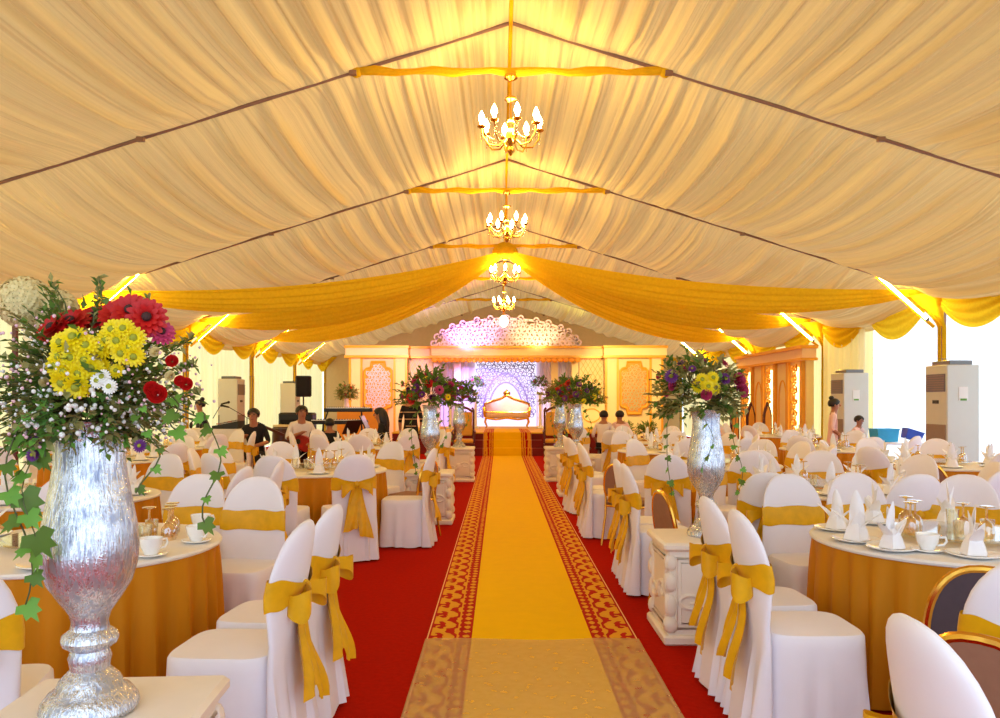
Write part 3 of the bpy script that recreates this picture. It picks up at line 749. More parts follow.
for i, (x, y) in enumerate(((20, 423), (205, 420), (168, 412), (140, 415), (12, 400))):
    a = px(90, 408, 2.14)-fc; c = px(x, y, 2.05)-fc; bq = MB(); bq.tube([a, a.lerp(c, .5)+Vector((0, 0, .05)), c], .0024, 4); bq.build('vine_stem', M_stem, A)
for x, y in ((140, 446), (33, 455), (36, 440)): flower('purple_aster', x, y, 2.05, F, .5)

# ---- vases
def vase():
    t = thing('mercury_glass_vase', '', 'vase')
    prof = [(.001, .0), (.135, .0), (.142, .012), (.138, .03), (.118, .055), (.098, .066), (.088, .088), (.072, .104), (.056, .118), (.058, .135), (.062, .15), (.056, .166), (.054, .172), (.076, .186), (.082, .2), (.078, .214), (.056, .23), (.052, .25), (.06, .275), (.09, .315), (.12, .36), (.136, .41), (.140, .46), (.134, .52), (.122, .58), (.110, .64), (.102, .69), (.100, .735), (.104, .775), (.113, .81)]
    b = MB(); b.lathe(prof, 40, cap=False, fn=lambda r, z, a: r*(1+.012*sin(20*a)*(1 if .25 < z < .82 else .15)))
    b.lathe([(r-.006, z) for r, z in reversed(prof[18:])], 40, cap=False)
    b.build('glass_body', M_merc, t); 
    b = MB(); b.tube([(.113*cos(2*PI*k/40), .113*sin(2*PI*k/40), .81) for k in range(40)], .004, 6, closed=True); b.build('rim', M_merc, t)
    return t
vs = Stamp(vase())
# ---- carved pedestals
def pedestal():
    t = thing('carved_pedestal', '', 'pedestal')
    H, W = .62, .58
    b = MB(); b.box((0, 0, H/2-.01), (W-.06, W-.06, H-.04), bev=.01); b.box((0, 0, .03), (W, W, .06), bev=.012); b.build('body', M_ped, t)
    b = MB(); b.box((0, 0, H-.02), (W, W, .05), bev=.014); b.build('top', M_ped, t)
    for k in range(4):
        b = MB(); z0, z1, hw, yy = .1, H-.09, W/2-.08, -(W/2-.03)
        b.tube([(-hw, yy, z0), (hw, yy, z0), (hw, yy, z1), (-hw, yy, z1)], .012, 6, closed=True)
        b.tube([(-hw+.03, yy, z0+.03), (hw-.03, yy, z0+.03), (hw-.03, yy, z1-.03), (-hw+.03, yy, z1-.03)], .006, 5, closed=True)
        for s in (-1, 1):
            pts = []
            for i in range(26):
                f = i/25; a = 2.6*2*PI*f*.5; r = .095*(1-.75*f); pts.append((s*(.03+.09+r*cos(a+PI)), yy-.004, .29+r*sin(a)*s*.6+.02*s))
            b.tube(pts, [.016-.008*i/25 for i in range(26)], 6)
            b.ball((s*(W/2-.05), yy, .5), (.035, .025, .05), 8, 6); b.ball((s*(W/2-.045), yy, .38), (.04, .03, .06), 8, 6); b.ball((s*(W/2-.05), yy, .24), (.036, .026, .07), 8, 6); b.ball((s*(W/2-.05), yy, .12), (.045, .03, .05), 8, 6)
        b.ball((0, yy, .29), (.05, .02, .06), 10, 8); b.xf(Matrix.Rotation(PI/2*k, 4, 'Z')); b.build('carved_face', M_ped, t)
    return t
pd = Stamp(pedestal())
PED = [(VX+.01, VY+.02, .06, 'nearest on the left beside the near chairs'), (1.29, 5.1, 0, 'nearest on the right of the aisle'), (-.86, 9.75, 0, 'second on the left of the aisle'), (1.2, 12.5, 0, 'second on the right of the aisle'), (-.76, 14.7, 0, 'farthest on the left, near the stage'), (1.12, 14.75, 0, 'farthest on the right, near the stage')]
for i, (x, y, rz, ph) in enumerate(PED):
    pd.put((x, y, 0), rz, 'white carved pedestal, %s' % ph, 'carved aisle pedestals')
    vv_ = vs.put((x+(.04 if i == 1 else -.02 if i == 0 else 0), y, .625 if i else .63), .4*i, 'silver mercury glass vase on pedestal %s' % ph, 'mercury glass aisle vases')
    vv_.scale = (.86, .86, 1) if i else (.91, .91, 1)
# ---- smaller bouquets: several palettes
FM1 = foliage(.27, 210, 21, [M_stem, M_leaf3, M_leaf], .05, .85, -.6, .25); FM2 = foliage(.27, 110, 22, [M_stem, M_leaf, M_leaf], .05, .85, -.3, .2); FM3 = foliage(.29, 120, 23, [M_stem, M_leaf3, M_leaf], .055, .7, -.3, .2)
VM = [vine_mesh(.55, 70, IV, .05, 9, .12), vine_mesh(.4, 71, IV, .045, 7, .1)]
def bouquet(label, loc, scale, kinds, seed, fol, vines=0, n=12, rad=.24, flat=.85):
    t = thing('flower_arrangement', label, 'flowers', loc); t.scale = (scale,)*3; rr = random.Random(seed)
    o = put_mesh('foliage', fol, t, (0, 0, 0), sc=1, d=None); o['kind'] = 'stuff'; o.rotation_euler.z = seed
    for k in range(n):
        z = 1-1.25*(k+.5)/n; a = k*2.4+seed; s = math.sqrt(max(0, 1-z*z)); d = Vector((s*cos(a), s*sin(a), z*flat))
        kd = kinds[k % len(kinds)]; put_mesh(kd, FLM[kd], t, d*rad*rr.uniform(.85, 1.05), d, rr.uniform(.65, 1.05), rr.random()*3)
    for k in range(vines):
        o = put_mesh('ivy_vine', VM[k % 2], t, (0, 0, 0)); a = -PI/2+(k-vines/2+.5)*1.0; o.location = (.12*cos(a), .12*sin(a), -.12); o.rotation_euler.z = a
    return t
bouquet('leafy green bouquet with yellow and pink blooms in nearest right vase', (1.27, 5.08, 1.56), 1.08, ['pink_rose', 'purple_aster', 'pink_gerbera'], 1, FM1, 3, 14)
for x, z, k_ in ((-.03, .06, 0), (.03, .07, 0), (.0, .02, 0), (-.05, .02, 0), (.04, .01, 0), (.20, .06, 1), (.22, .0, 1), (-.19, .08, 2)):
    put_mesh(('yellow_chrysanthemum', 'pink_rose', 'purple_aster')[k_], FLM[('yellow_chrysanthemum', 'pink_rose', 'purple_aster')[k_]], bpy.data.objects['flower_arrangement.001'], (x, -.235+.4*abs(x), z), (x*2, -1, .2), 1.15)
bouquet('dark mixed bouquet with yellow blooms in second left vase', (-.86, 9.75, 1.55), 1.55, ['pink_rose', 'yellow_chrysanthemum', 'purple_aster', 'red_gerbera', 'purple_aster', 'pink_gerbera'], 2, FM2, 2, 30, .23, .7)
bouquet('orange and purple bouquet in second right vase', (1.2, 12.5, 1.55), 1.5, ['orange_gerbera', 'purple_aster', 'yellow_chrysanthemum', 'red_gerbera', 'purple_aster'], 3, FM2, 2, 28, .23, .8)
bouquet('reddish bouquet in farthest left aisle vase', (-.76, 14.7, 1.56), 1.35, ['orange_gerbera', 'red_gerbera', 'purple_aster', 'pink_rose'], 4, FM2, 2, 16, .23, .8)
bouquet('rust coloured bouquet in farthest right aisle vase', (1.12, 14.75, 1.56), 1.35, ['orange_gerbera', 'purple_aster', 'red_gerbera'], 5, FM3, 2, 16, .23, .8)
# stage bouquets on white stands
def stand(): 
    t = thing('flower_stand', '', 'stand'); b = MB(); b.lathe([(.14, 0), (.14, .03), (.05, .06), (.04, .5), (.05, 1.05), (.12, 1.12), (.12, 1.15)], 16); b.build('post', M_wht, t); return t
stt = Stamp(stand())
for i, (x, y, z, sc_, ks, lb) in enumerate(((-1.55, 24.6, 1.78, 1.5, ['purple_aster', 'pink_gerbera', 'white_daisy'], 'outer left'), (-.78, 25.2, 1.95, 1.1, ['purple_aster', 'pink_gerbera'], 'inner left'), (1.28, 25.2, 1.95, 1.1, ['purple_aster', 'pink_rose'], 'inner right'), (2.05, 24.6, 1.8, 1.5, ['purple_aster', 'pink_rose', 'orange_gerbera'], 'outer right'))):
    stt.put((x, y, STH), 0, 'white flower stand on the stage, %s of the throne' % lb, 'stage flower stands')
    bouquet('purple lit bouquet on the %s stage stand' % lb, (x, y, z+.07), sc_, ks, 10+i, FM2, 0, 14, .24, 1)
bouquet('bouquet of pink and green on the side cabinet by the right lattice', (2.95, 25.85, 1.55), 1.7, ['pink_rose', 'white_daisy', 'red_rose'], 20, FM3, 0, 12, .24, .6)
bouquet('green bouquet with cream roses on the orange table by the left wing', (-4.72, 24.3, 1.72), 1.3, ['cream_rose', 'red_rose', 'white_daisy'], 21, FM1, 0, 14)
# orange table with vase at left wing
t = thing('draped_table', 'orange cloth covered table in front of the left backdrop wing', 'table', (-4.2, 24.2, 0))
def ot(u, v):
    k = u*4; i = int(k) % 4; f = k-int(k); c = [(-.72, -.35), (.72, -.35), (.72, .35), (-.72, .35)]; a, e = c[i], c[(i+1) % 4]; s = 1+.02*sin(f*30)*(1-v)
    return ((a[0]+(e[0]-a[0])*f)*s, (a[1]+(e[1]-a[1])*f)*s, 1.2*v)
b = MB(); b.grid(ot, 160, 3, cu=True); b.add([(-.72, -.35, 1.2), (.72, -.35, 1.2), (.72, .35, 1.2), (-.72, .35, 1.2)], [(0, 1, 2, 3)]); b.build('cloth', M_orange, t)
b = MB(); b.box((0, 0, 1.17), (1.4, .66, .04)); b.build('tabletop', M_wood, t)
t = thing('small_vase', 'pale vase on the orange draped table', 'vase', (-4.72, 24.3, 1.205))
b = MB(); b.lathe([(.001, 0), (.07, .0), (.09, .1), (.06, .24), (.08, .34)], 16, cap=False); b.build('vase_body', M_lilac, t)
for i, (x, y, s, lb) in enumerate(((3.9, 24.9, 1.3, 'low green shrub at foot of the right wing plaque'), (4.6, 24.7, 1.3, 'low green shrub at the outer end of the right wing'), (2.9, 24.9, 1.0, 'low dark plant before the side cabinet'))):
    pt = thing('potted_plant', lb, 'plant', (x, y, 0)); pt.scale = (s,)*3
    b = MB(); b.lathe([(.001, 0), (.12, 0), (.16, .28), (.15, .28), (.1, .26)], 16, cap=False); b.build('pot', M_maroon, pt)
    o = put_mesh('foliage', FM2, pt, (0, 0, .42)); o['kind'] = 'stuff'
# ------------------------------------------------------------------ chairs
def cover_chair():
    t = thing('covered_chair', '', 'chair'); t.scale.z = 1.02
    def seat(u, v):      # skirted seat: v 0..1 runs from floor up over the edge
        a = 2*PI*u; ex = .22
        ca, sa = cos(a), sin(a); k = (abs(ca)**5+abs(sa)**5)**(-1/5)
        z = [.012, .15, .30, .42, .462, .475, .478][int(round(v*6))]; fl = [1.10, 1.06, 1.03, 1.015, 1.005, .965, .0][int(round(v*6))]
        wob = 0 if fl == 0 else (.013*max(0, 1-z/.42))*(sin(11*a)+.6*sin(17*a+1))
        return (k*ca*(.212*fl+wob), .015+k*sa*(.215*fl+wob), z+(.004*sin(5*a) if fl > .9 and z < .1 else 0))
    b = MB(); b.grid(seat, 72, 6, cu=True); b.build('seat_cover', M_white_cover, t)
    zs = [.015, .15, .30, .42, .52, .60, .68, .74, .80, .85, .89, .925, .95, .968, .979, .982]
    def back(u, v):
        a = 2*PI*u; z = zs[int(round(v*15))]
        wd = .212 if z < .70 else .212*max(0.0004, 1-((z-.70)/.283)**2.3)**.44
        th = .030 if z < .9 else .030*math.sqrt(max(.02, 1-((z-.9)/.083)**2))
        lean = -.215-.085*max(0, (z-.44)/.54)**1.1
        low = max(0, 1-z/.46); ca, sa = cos(a), sin(a)
        x = wd*math.copysign(abs(ca)**.75, ca)*(1+.10*low); y = lean+th*math.copysign(abs(sa)**.8, sa)
        if sa < 0: y -= low*(.055+.018*sin(x*75)+.01*sin(x*131))
        # the backrest is gently bowed
        y += .05*(x/.21)**2*(z > .5)*min(1, (z-.5)/.2)
        if v == 1: return (0, lean, z)
        return (x, y, z)
    b = MB(); b.grid(back, 48, 15, cu=True); b.build('backrest_cover', M_white_cover, t)
    bz = [.655, .675, .715, .755, .775]
    def band(u, v):
        a = 2*PI*u; i = int(round(v*4)); z = bz[i]; ca, sa = cos(a), sin(a)
        wd = (.212 if z < .70 else .212*(1-((z-.70)/.283)**2.3)**.44)+.007
        lean = -.215-.085*((z-.44)/.54)**1.1; th = .038
        x = wd*math.copysign(abs(ca)**.75, ca); y = lean+th*math.copysign(abs(sa)**.8, sa)+.05*(x/.21)**2*min(1, (z-.5)/.2)
        if sa < 0:   # gathered towards the knot behind
            g = max(0, -sa)**2*(1-abs(x)/.22)*.75; z = z+(.715-z)*g; y -= .008*g
        return (x, y, z+.004*sin(6*a+i))
    b = MB(); b.grid(band, 56, 4, cu=True); sash = b.build('sash_band', M_sash, t)
    for s in (-1, 1):
        def loop(u, v):
            a = 2*PI*u; r = .5-.5*cos(a); w2 = .035+.075*r**.8
            return (s*(.012+.135*r), -.285-.05*sin(a)*(.4+r)-.02*r, .705-.05*r*r+(v-.5)*w2*(1+.15*sin(a*3)))
        b = MB(); b.grid(loop, 24, 5, cu=True); b.build('sash_bow', M_sash, t)
        def tail(u, v):
            w3 = .035+.10*u**.7; rip = .012*sin(v*8+u*6+s)
            return (s*(.02+.055*u)+(v-.5)*w3, -.29-.035*u-rip*(.4+u)+.02*sin(u*5), .70-.43*u*(1+.08*s)-.03*u*(v-.5)*s)
        b = MB(); b.grid(tail, 12, 8); b.build('sash_tail', M_sash, t)
    b = MB(); b.ball((0, -.292, .71), (.026, .024, .032), 10, 8); b.build('sash_knot', M_sash, t)
    return t
def bare_chair(pad, nm):
    t = thing('banquet_chair', '', 'chair')
    b = MB(); b.box((0, .01, .44), (.41, .41, .07), bev=.03); b.build('seat', pad, t)
    n = 20
    arc = [(.19*math.copysign(abs(cos(PI*k/n))**.8, cos(PI*k/n)), .57+.27*sin(PI*k/n)**.9) for k in range(n+1)]
    yb = lambda z: -.19-.16*(z-.44)
    def bk(u, v):
        x, z = arc[int(round(u*n))]; z = .60+(z-.60)*(.06+.94*abs(2*v-1)) if 0 else z
        return (x, 0, z)
    pts = [(x*.95, z) for x, z in arc]+[(-.15, .52), (.15, .52)]
    for y0 in (0,):
        b = MB(); vs_ = []; cen = (0, .69)
        for sc_, dy in ((1., 0), (.96, .022), (.8, .03), (0.01, .034), (.8, -.0), (0.01, -.004)): vs_.append([(cen[0]+(x-cen[0])*sc_, yb(cen[1]+(z-cen[1])*sc_)+dy, cen[1]+(z-cen[1])*sc_) for x, z in pts])
        m = len(pts); fl = [v for r in vs_ for v in r]; fs = []
        for a, c in ((0, 1), (1, 2), (2, 3)):
            fs += [(a*m+i, a*m+(i+1) % m, c*m+(i+1) % m, c*m+i) for i in range(m)]
        for a, c in ((0, 4), (4, 5)):
            fs += [(c*m+i, c*m+(i+1) % m, a*m+(i+1) % m, a*m+i) for i in range(m)]
        b.add(fl, fs); b.build('backrest', pad, t)
    b = MB(); b.tube([(x*1.02, yb(z)+.01, z+.004) for x, z in [(.17, .5)]+pts[:n+1]+[(-.17, .5)]], .016, 8)
    b.tube([(-.16, yb(.52)+.01, .52), (.16, yb(.52)+.01, .52)], .012, 6)
    b.tube([(.19, .2, .405), (.19, -.19, .405), (-.19, -.19, .405), (-.19, .2, .405)], .012, 6, closed=True); b.build('frame', M_goldmetal, t)
    for sx in (-1, 1):
        b = MB(); b.tube([(sx*.18, -.19, .5), (sx*.18, -.2, .3), (sx*.19, -.25, 0)], .013, 6); b.build('leg', M_goldmetal, t)
        b = MB(); b.tube([(sx*.18, .18, .41), (sx*.19, .2, 0)], .013, 6); b.build('leg', M_goldmetal, t)
    return t
CC = Stamp(cover_chair()); BB = Stamp(bare_chair(M_brown_pad, 'brown')); BD = Stamp(bare_chair(M_dark_pad, 'dark'))
# ------------------------------------------------------------------ tables and what stands on them
TR, TH = .72, .765
def banquet_table():
    t = thing('round_table', '', 'table')
    b = MB(); b.lathe([(.001, .0), (TR-.01, .0), (TR, .004), (TR+.004, .014), (TR-.004, .024), (TR-.06, .028), (.001, .028)], 64, (0, 0, TH-.028), cap=False); b.build('tabletop_cloth', M_cloth, t)
    def sk(u, v):
        a = 2*PI*u; q = (1-v); ph = 30*a+1.2*sin(7*a)
        r = TR-.012+.010*q+(.012+.022*q)*sin(ph)*min(1, q*5)+.008*q*sin(71*a)
        return (r*cos(a), r*sin(a), .012+(TH-.03)*v)
    b = MB(); b.grid(sk, 300, 6, cu=True); b.build('skirt', M_skirt, t)
    return t
TT = Stamp(banquet_table())
def napkin():
    b = MB()
    def lobe(px_, py_, ang, L, wd, out, h0, curl):
        def fn(u, v):
            f = u; w2 = wd*max(.03, sin(PI*min(1, .22+.78*f)))**.6; s = (v-.5)*2
            r = out*f+curl*f*f; z = h0+L*f-.25*L*curl*8*f*f*f
            x = r; y = s*w2; x -= (1-s*s)*-.3*w2
            return (px_+x*cos(ang)-y*sin(ang), py_+x*sin(ang)+y*cos(ang), z)
        b.grid(fn, 9, 8)
    b.lathe([(.055, 0), (.058, .004), (.045, .05), (.03, .085), (.012, .1)], 14, cap=False, fn=lambda r, z, a: r*(1+.12*sin(5*a)))
    lobe(-.02, 0, 0, .21, .036, .02, .03, .006); lobe(.012, .0, PI, .18, .034, .03, .03, .008)
    lobe(0, 0, PI/2, .12, .030, .075, .03, .045); lobe(0, 0, -PI/2, .12, .030, .075, .03, .045); lobe(0, 0, .5, .13, .03, .04, .02, .02)
    return b.build('folded_napkin', M_nap)
def goblet():
    b = MB(); b.lathe([(.036, 0), (.038, .03), (.036, .06), (.022, .085), (.006, .095), (.005, .15), (.008, .156), (.034, .162), (.035, .166), (.001, .167)], 14, cap=False)
    return b.build('upturned_goblet', M_amber)
def tumbler():
    b = MB(); b.lathe([(.001, 0), (.028, 0), (.034, .085), (.032, .085), (.026, .006), (.001, .006)], 14, cap=False); return b.build('water_glass', M_glass)
def cup():
    t = thing('teacup', '', 'cup'); b = MB(); b.lathe([(.001, 0), (.024, 0), (.026, .008), (.038, .03), (.044, .062), (.041, .062), (.034, .03), (.02, .012), (.001, .01)], 18, cap=False); b.build('bowl', M_porc, t)
    b = MB(); b.tube([(.04, 0, .05), (.062, 0, .05), (.066, 0, .035), (.055, 0, .02), (.034, 0, .018)], .005, 6); b.build('handle', M_porc, t)
    return t
def disc(name, r, m, dip=.008):
    b = MB(); b.lathe([(.001, .002), (r*.6, .002), (r*.7, .004), (r*.98, dip+.004), (r, dip+.006), (r*.98, dip+.009), (r*.68, .009), (.001, .008)], 28, cap=False); return b.build(name, m)
def turntable():
    t = thing('glass_turntable', '', 'turntable'); b = MB(); b.lathe([(.001, .03), (.33, .03), (.335, .035), (.33, .042), (.001, .042)], 40, cap=False); b.build('glass_top', M_glass, t)
    b = MB(); b.lathe([(.12, 0), (.12, .01), (.05, .015), (.05, .03)], 20); b.build('base', M_goldmetal, t); return t
NP, GB, TU, CU = Stamp(napkin()), Stamp(goblet()), Stamp(tumbler()), Stamp(cup())
SA, PL, TN = Stamp(disc('saucer', .075, M_porc)), Stamp(disc('dinner_plate', .12, M_porc, .012)), Stamp(turntable())
for s_, c_ in ((NP, 'napkin'), (GB, 'glass'), (TU, 'glass'), (SA, 'saucer'), (PL, 'plate')): s_.root['category'] = c_

ORD = ['', 'first', 'second', 'third', 'fourth', 'fifth', 'sixth', 'seventh', 'eighth']
def ringlabels(items, c, noun, tb, only=''):
    """items: (object, x, y). labels by side of the table c and order along that side"""
    S = {'far': [], 'near': [], 'left': [], 'right': []}
    for o, x, y in items:
        a = math.degrees(math.atan2(y-c[1], x-c[0])) % 360
        S['right' if a < 40 or a >= 320 else 'far' if a < 140 else 'left' if a < 220 else 'near'].append((o, x, y))
    for sd, L in S.items():
        L.sort(key=(lambda t: t[1]) if sd in ('far', 'near') else (lambda t: t[2]))
        fr = 'from left' if sd in ('far', 'near') else 'from front'
        for i, (o, x, y) in enumerate(L):
            pos = '%s %s on %s side' % (ORD[i+1], fr, sd) if len(L) > 1 else 'alone on %s side' % sd
            n = noun(o) if callable(noun) else noun
            o['label'] = '%s, %s of %s' % (n, pos, tb)
TAB = [  # x, y, phrase, ring angles (C covered), explicit chairs (x, y, face x, face y, kind), settings
    (-2.19, 4.05, 'nearest table left of aisle', [(84, 'C'), (118, 'C'), (150, 'C')], [(-1.61, 4.86, -.12, -1, 'C'), (-1.1, 3.3, -1, .06, 'C'), (-1.08, 3.8, -1, .1, 'C'), (-1.86, 2.80, -.25, 1, 'C')], 'L'),
    (-3.4, 6.1, 'first outer left table', [(42, 'B'), (76, 'C'), (110, 'C')], [(-2.2, 5.98, -1, .1, 'C'), (-2.1, 6.48, -1, -.15, 'C')], 'F'),
    (-1.93, 8.4, 'second table left of aisle', [(-94, 'C'), (-62, 'C'), (192, 'C'), (160, 'C'), (125, 'C'), (92, 'C'), (62, 'C'), (-128, 'C')], [(-.98, 8.2, -1, .05, 'C'), (-.97, 8.68, -.9, .45, 'B')], 'F'),
    (-4.9, 9.8, 'second outer left table', [(20+45*k, 'C') for k in range(8)], [], 'F'),
    (-2.05, 12.75, 'third table left of aisle', [(-122, 'C'), (-88, 'C'), (-55, 'C'), (-15, 'C'), (35, 'C'), (70, 'C'), (105, 'C'), (145, 'C'), (190, 'C')], [], 'F'),
    (-5.2, 12.4, 'third outer left table', [(10+45*k, 'C') for k in range(8)], [], 'F'),
    (2.42, 4.2, 'nearest table right of aisle', [(57, 'C')], [(1.98, 5.06, .12, -1, 'C'), (2.43, 5.16, 0, -1, 'C'), (1.37, 3.6, 1, 0, 'C'), (1.36, 4.1, 1, .03, 'C'), (1.80, 2.80, .25, 1, 'C'), (1.94, 3.3, .3, 1, 'D'), (1.24, 1.82, 1, .02, 'C'), (1.5, 2.33, .75, .66, 'B')], 'R'),
    (2.75, 6.62, 'second table right of aisle', [(-84, 'C'), (-50, 'C'), (96, 'C'), (68, 'C'), (125, 'C'), (30, 'C'), (-8, 'C')], [(1.27, 6.22, 1, 0, 'C'), (1.28, 6.7, 1, 0, 'C'), (1.38, 5.68, .98, .2, 'B'), (1.96, 5.74, .35, .93, 'C')], 'F'),
    (2.5, 9.1, 'third table right of aisle', [(-88, 'C'), (-38, 'C'), (90, 'C'), (46, 'C'), (125, 'C'), (22, 'C'), (-6, 'C')], [(1.2, 8.72, 1, 0, 'C'), (1.22, 9.2, 1, 0, 'C'), (1.36, 8.2, .7, .7, 'B'), (1.62, 7.6, .25, 1, 'C')], 'F'),
    (2.45, 11.6, 'fourth table right of aisle', [(-88+40*k, 'C') for k in range(6)], [(1.2, 10.55, 1, .2, 'C'), (1.2, 11.05, 1, .05, 'C')], 'F'),
    (2.6, 14.2, 'fifth table right of aisle', [(10+45*k, 'C') for k in range(8)], [], 'F'),
    (5.05, 9.1, 'first outer right table', [(-125, 'B'), (-90, 'C'), (-55, 'C'), (175, 'C'), (140, 'C'), (100, 'C'), (60, 'C'), (210, 'C')], [], 'F'),
    (5.0, 12.0, 'second outer right table', [(-130, 'C'), (-90, 'C'), (-50, 'C'), (180, 'B'), (140, 'C'), (95, 'C'), (50, 'C')], [], 'F'),
    (5.9, 16.4, 'third outer right table', [(180, 'C'), (140, 'C'), (220, 'C'), (95, 'C')], [], 'F'),
]
KIND = {}
for ti, (tx, ty, tb, ring, ex, mode) in enumerate(TAB):
    TT.put((tx, ty, 0), .3*ti, 'round banquet table with gold pleated skirt, %s' % tb, 'round banquet tables')
    L = []
    rr = random.Random(100+ti)
    for a, kd in ring:
        a = math.radians(a+rr.uniform(-3, 3)); Rr = .985+rr.uniform(0, .03)
        ex = ex+[(tx+Rr*cos(a), ty+Rr*sin(a), -cos(a)+rr.uniform(-.06, .06), -sin(a)+rr.uniform(-.06, .06), kd)]
    for x, y, fx, fy, kd in ex:
        o = {'C': CC, 'B': BB, 'D': BD}[kd].put((x, y, 0), math.atan2(-fx, fy), None, 'gold sashed white chairs' if kd == 'C' else 'bare gold framed chairs')
        L.append((o, x, y)); KIND[o.name] = kd
    ringlabels(L, (tx, ty), lambda o: {'C': 'gold-sashed white chair', 'B': 'bare brown chair', 'D': 'bare charcoal chair'}[KIND[o.name]], tb)
    # table settings
    TN.put((tx, ty, TH), 0, 'round glass turntable in the middle of %s' % tb, 'glass turntables')
    n = 7 if mode == 'F' else 8; NPs, PLs = [], []; off = rr.uniform(0, 1)
    spots = [(.56*cos(2*PI*(k+off)/n), .56*sin(2*PI*(k+off)/n)) for k in range(n)]
    if mode == 'R': spots = [(-.57, -.1), (-.5, -.33), (-.2, -.50), (.16, -.56), (.2, .42), (-.2, .5), (.52, .1), (-.52, .26)]
    if mode == 'L': spots = [(-.5, -.35), (-.1, .58), (-.57, .2), (.2, -.58), (-.3, .5)]
    for x, y in spots:
        a = math.atan2(y, x)
        PLs.append((PL.put((tx+x, ty+y, TH), 0, None, 'dinner plates'), tx+x, ty+y))
        if not (mode == 'L' and x > 0): NPs.append((NP.put((tx+x, ty+y, TH+.012), a+rr.uniform(-.5, .5)+(1.2 if mode == 'R' else 0), None, 'folded white napkins', rr.uniform(.92, 1.12)), tx+x, ty+y))
    ringlabels(PLs, (tx, ty), 'white plate', tb); ringlabels(NPs, (tx, ty), 'white folded napkin', tb)
    CUs, SAs = [], []
    cs = {'L': [(.44, -.27), (.5, .02), (.4, .33)], 'R': [(-.28, -.3)], 'F': [(.3, -.35), (-.38, .12)]}[mode]
    for x, y in cs:
        SAs.append((SA.put((tx+x*1.25, ty+y*1.25, TH), 0, None, 'tea saucers'), tx+x, ty+y)); CUs.append((CU.put((tx+x*1.25, ty+y*1.25, TH+.011), rr.uniform(-1, 1), None, 'white teacups', 1.1 if mode == 'F' else 1.25), tx+x, ty+y))
    ringlabels(CUs, (tx, ty), 'white teacup', tb); ringlabels(SAs, (tx, ty), 'white saucer', tb)
    gl = {'L': [(.33, .14), (.41, .22), (.3, .24), (.45, .1), (.38, .32), (.35, .05)], 'R': [(-.3, -.12), (-.24, -.05), (-.1, -.22), (-.04, -.14), (.0, -.27), (.06, -.18), (.3, -.2), (-.2, .12), (.1, .2)], 'F': [(.2, -.15), (.13, -.23), (-.2, -.2), (-.13, .2), (.22, .12), (-.05, -.3)]}[mode]
    for k, (x, y) in enumerate(gl):
        (GB if k % 3 < 2 else TU).put((tx+x, ty+y, TH+(.042 if math.hypot(x, y) < .33 else .001)), 0, ('upturned stemmed goblet among the glasses on %s' if k % 3 < 2 else 'short water glass among the goblets on %s') % tb, 'goblets of '+tb if k % 3 < 2 else 'tumblers of '+tb)
# ------------------------------------------------------------------ furniture by the stage and along the walls
def arm_chair():
    t = thing('throne_armchair', '', 'armchair')
    b = MB(); b.box((0, 0, .44), (.5, .48, .12), bev=.04); b.build('seat', mat('mustard_upholstery', (222, 160, 20), .5), t)
    b = MB(); b.box((0, -.23, .88), (.42, .06, .62), bev=.03); b.build('backrest', mat('mustard_upholstery', (222, 160, 20), .5), t)
    b = MB()
    for s in (-1, 1): b.tube([(s*.24, -.24, .3), (s*.24, -.25, .8), (s*.24, -.28, 1.24), (s*.2, -.28, 1.3)], .03, 6)
    b.tube([(-.22, -.27, 1.2), (-.1, -.28, 1.27), (0, -.28, 1.31), (.1, -.28, 1.27), (.22, -.27, 1.2)], .035, 6)
    b.tube([(-.25, .22, .38), (.25, .22, .38), (.25, -.22, .38), (-.25, -.22, .38)], .03, 6, closed=True); b.build('frame', M_wood, t)
    for s in (-1, 1):
        b = MB(); b.tube([(s*.26, -.24, .72), (s*.29, .0, .70), (s*.29, .2, .68), (s*.27, .2, .4)], .025, 6); b.build('armrest', M_wood, t)
        for yy in (-.22, .22): b = MB(); b.tube([(s*.24, yy, .4), (s*.25, yy*1.06, .2), (s*.24, yy*1.1, 0)], [.03, .024, .02], 6); b.build('leg', M_wood, t)
    return t
ac = Stamp(arm_chair())
ac.put((-.93, 20.3, 0), PI, 'dark wood armchair with mustard upholstery left of the stage steps', 'armchairs by the steps')
ac.put((1.40, 20.3, 0), PI, 'dark wood armchair with mustard upholstery right of the stage steps', 'armchairs by the steps')
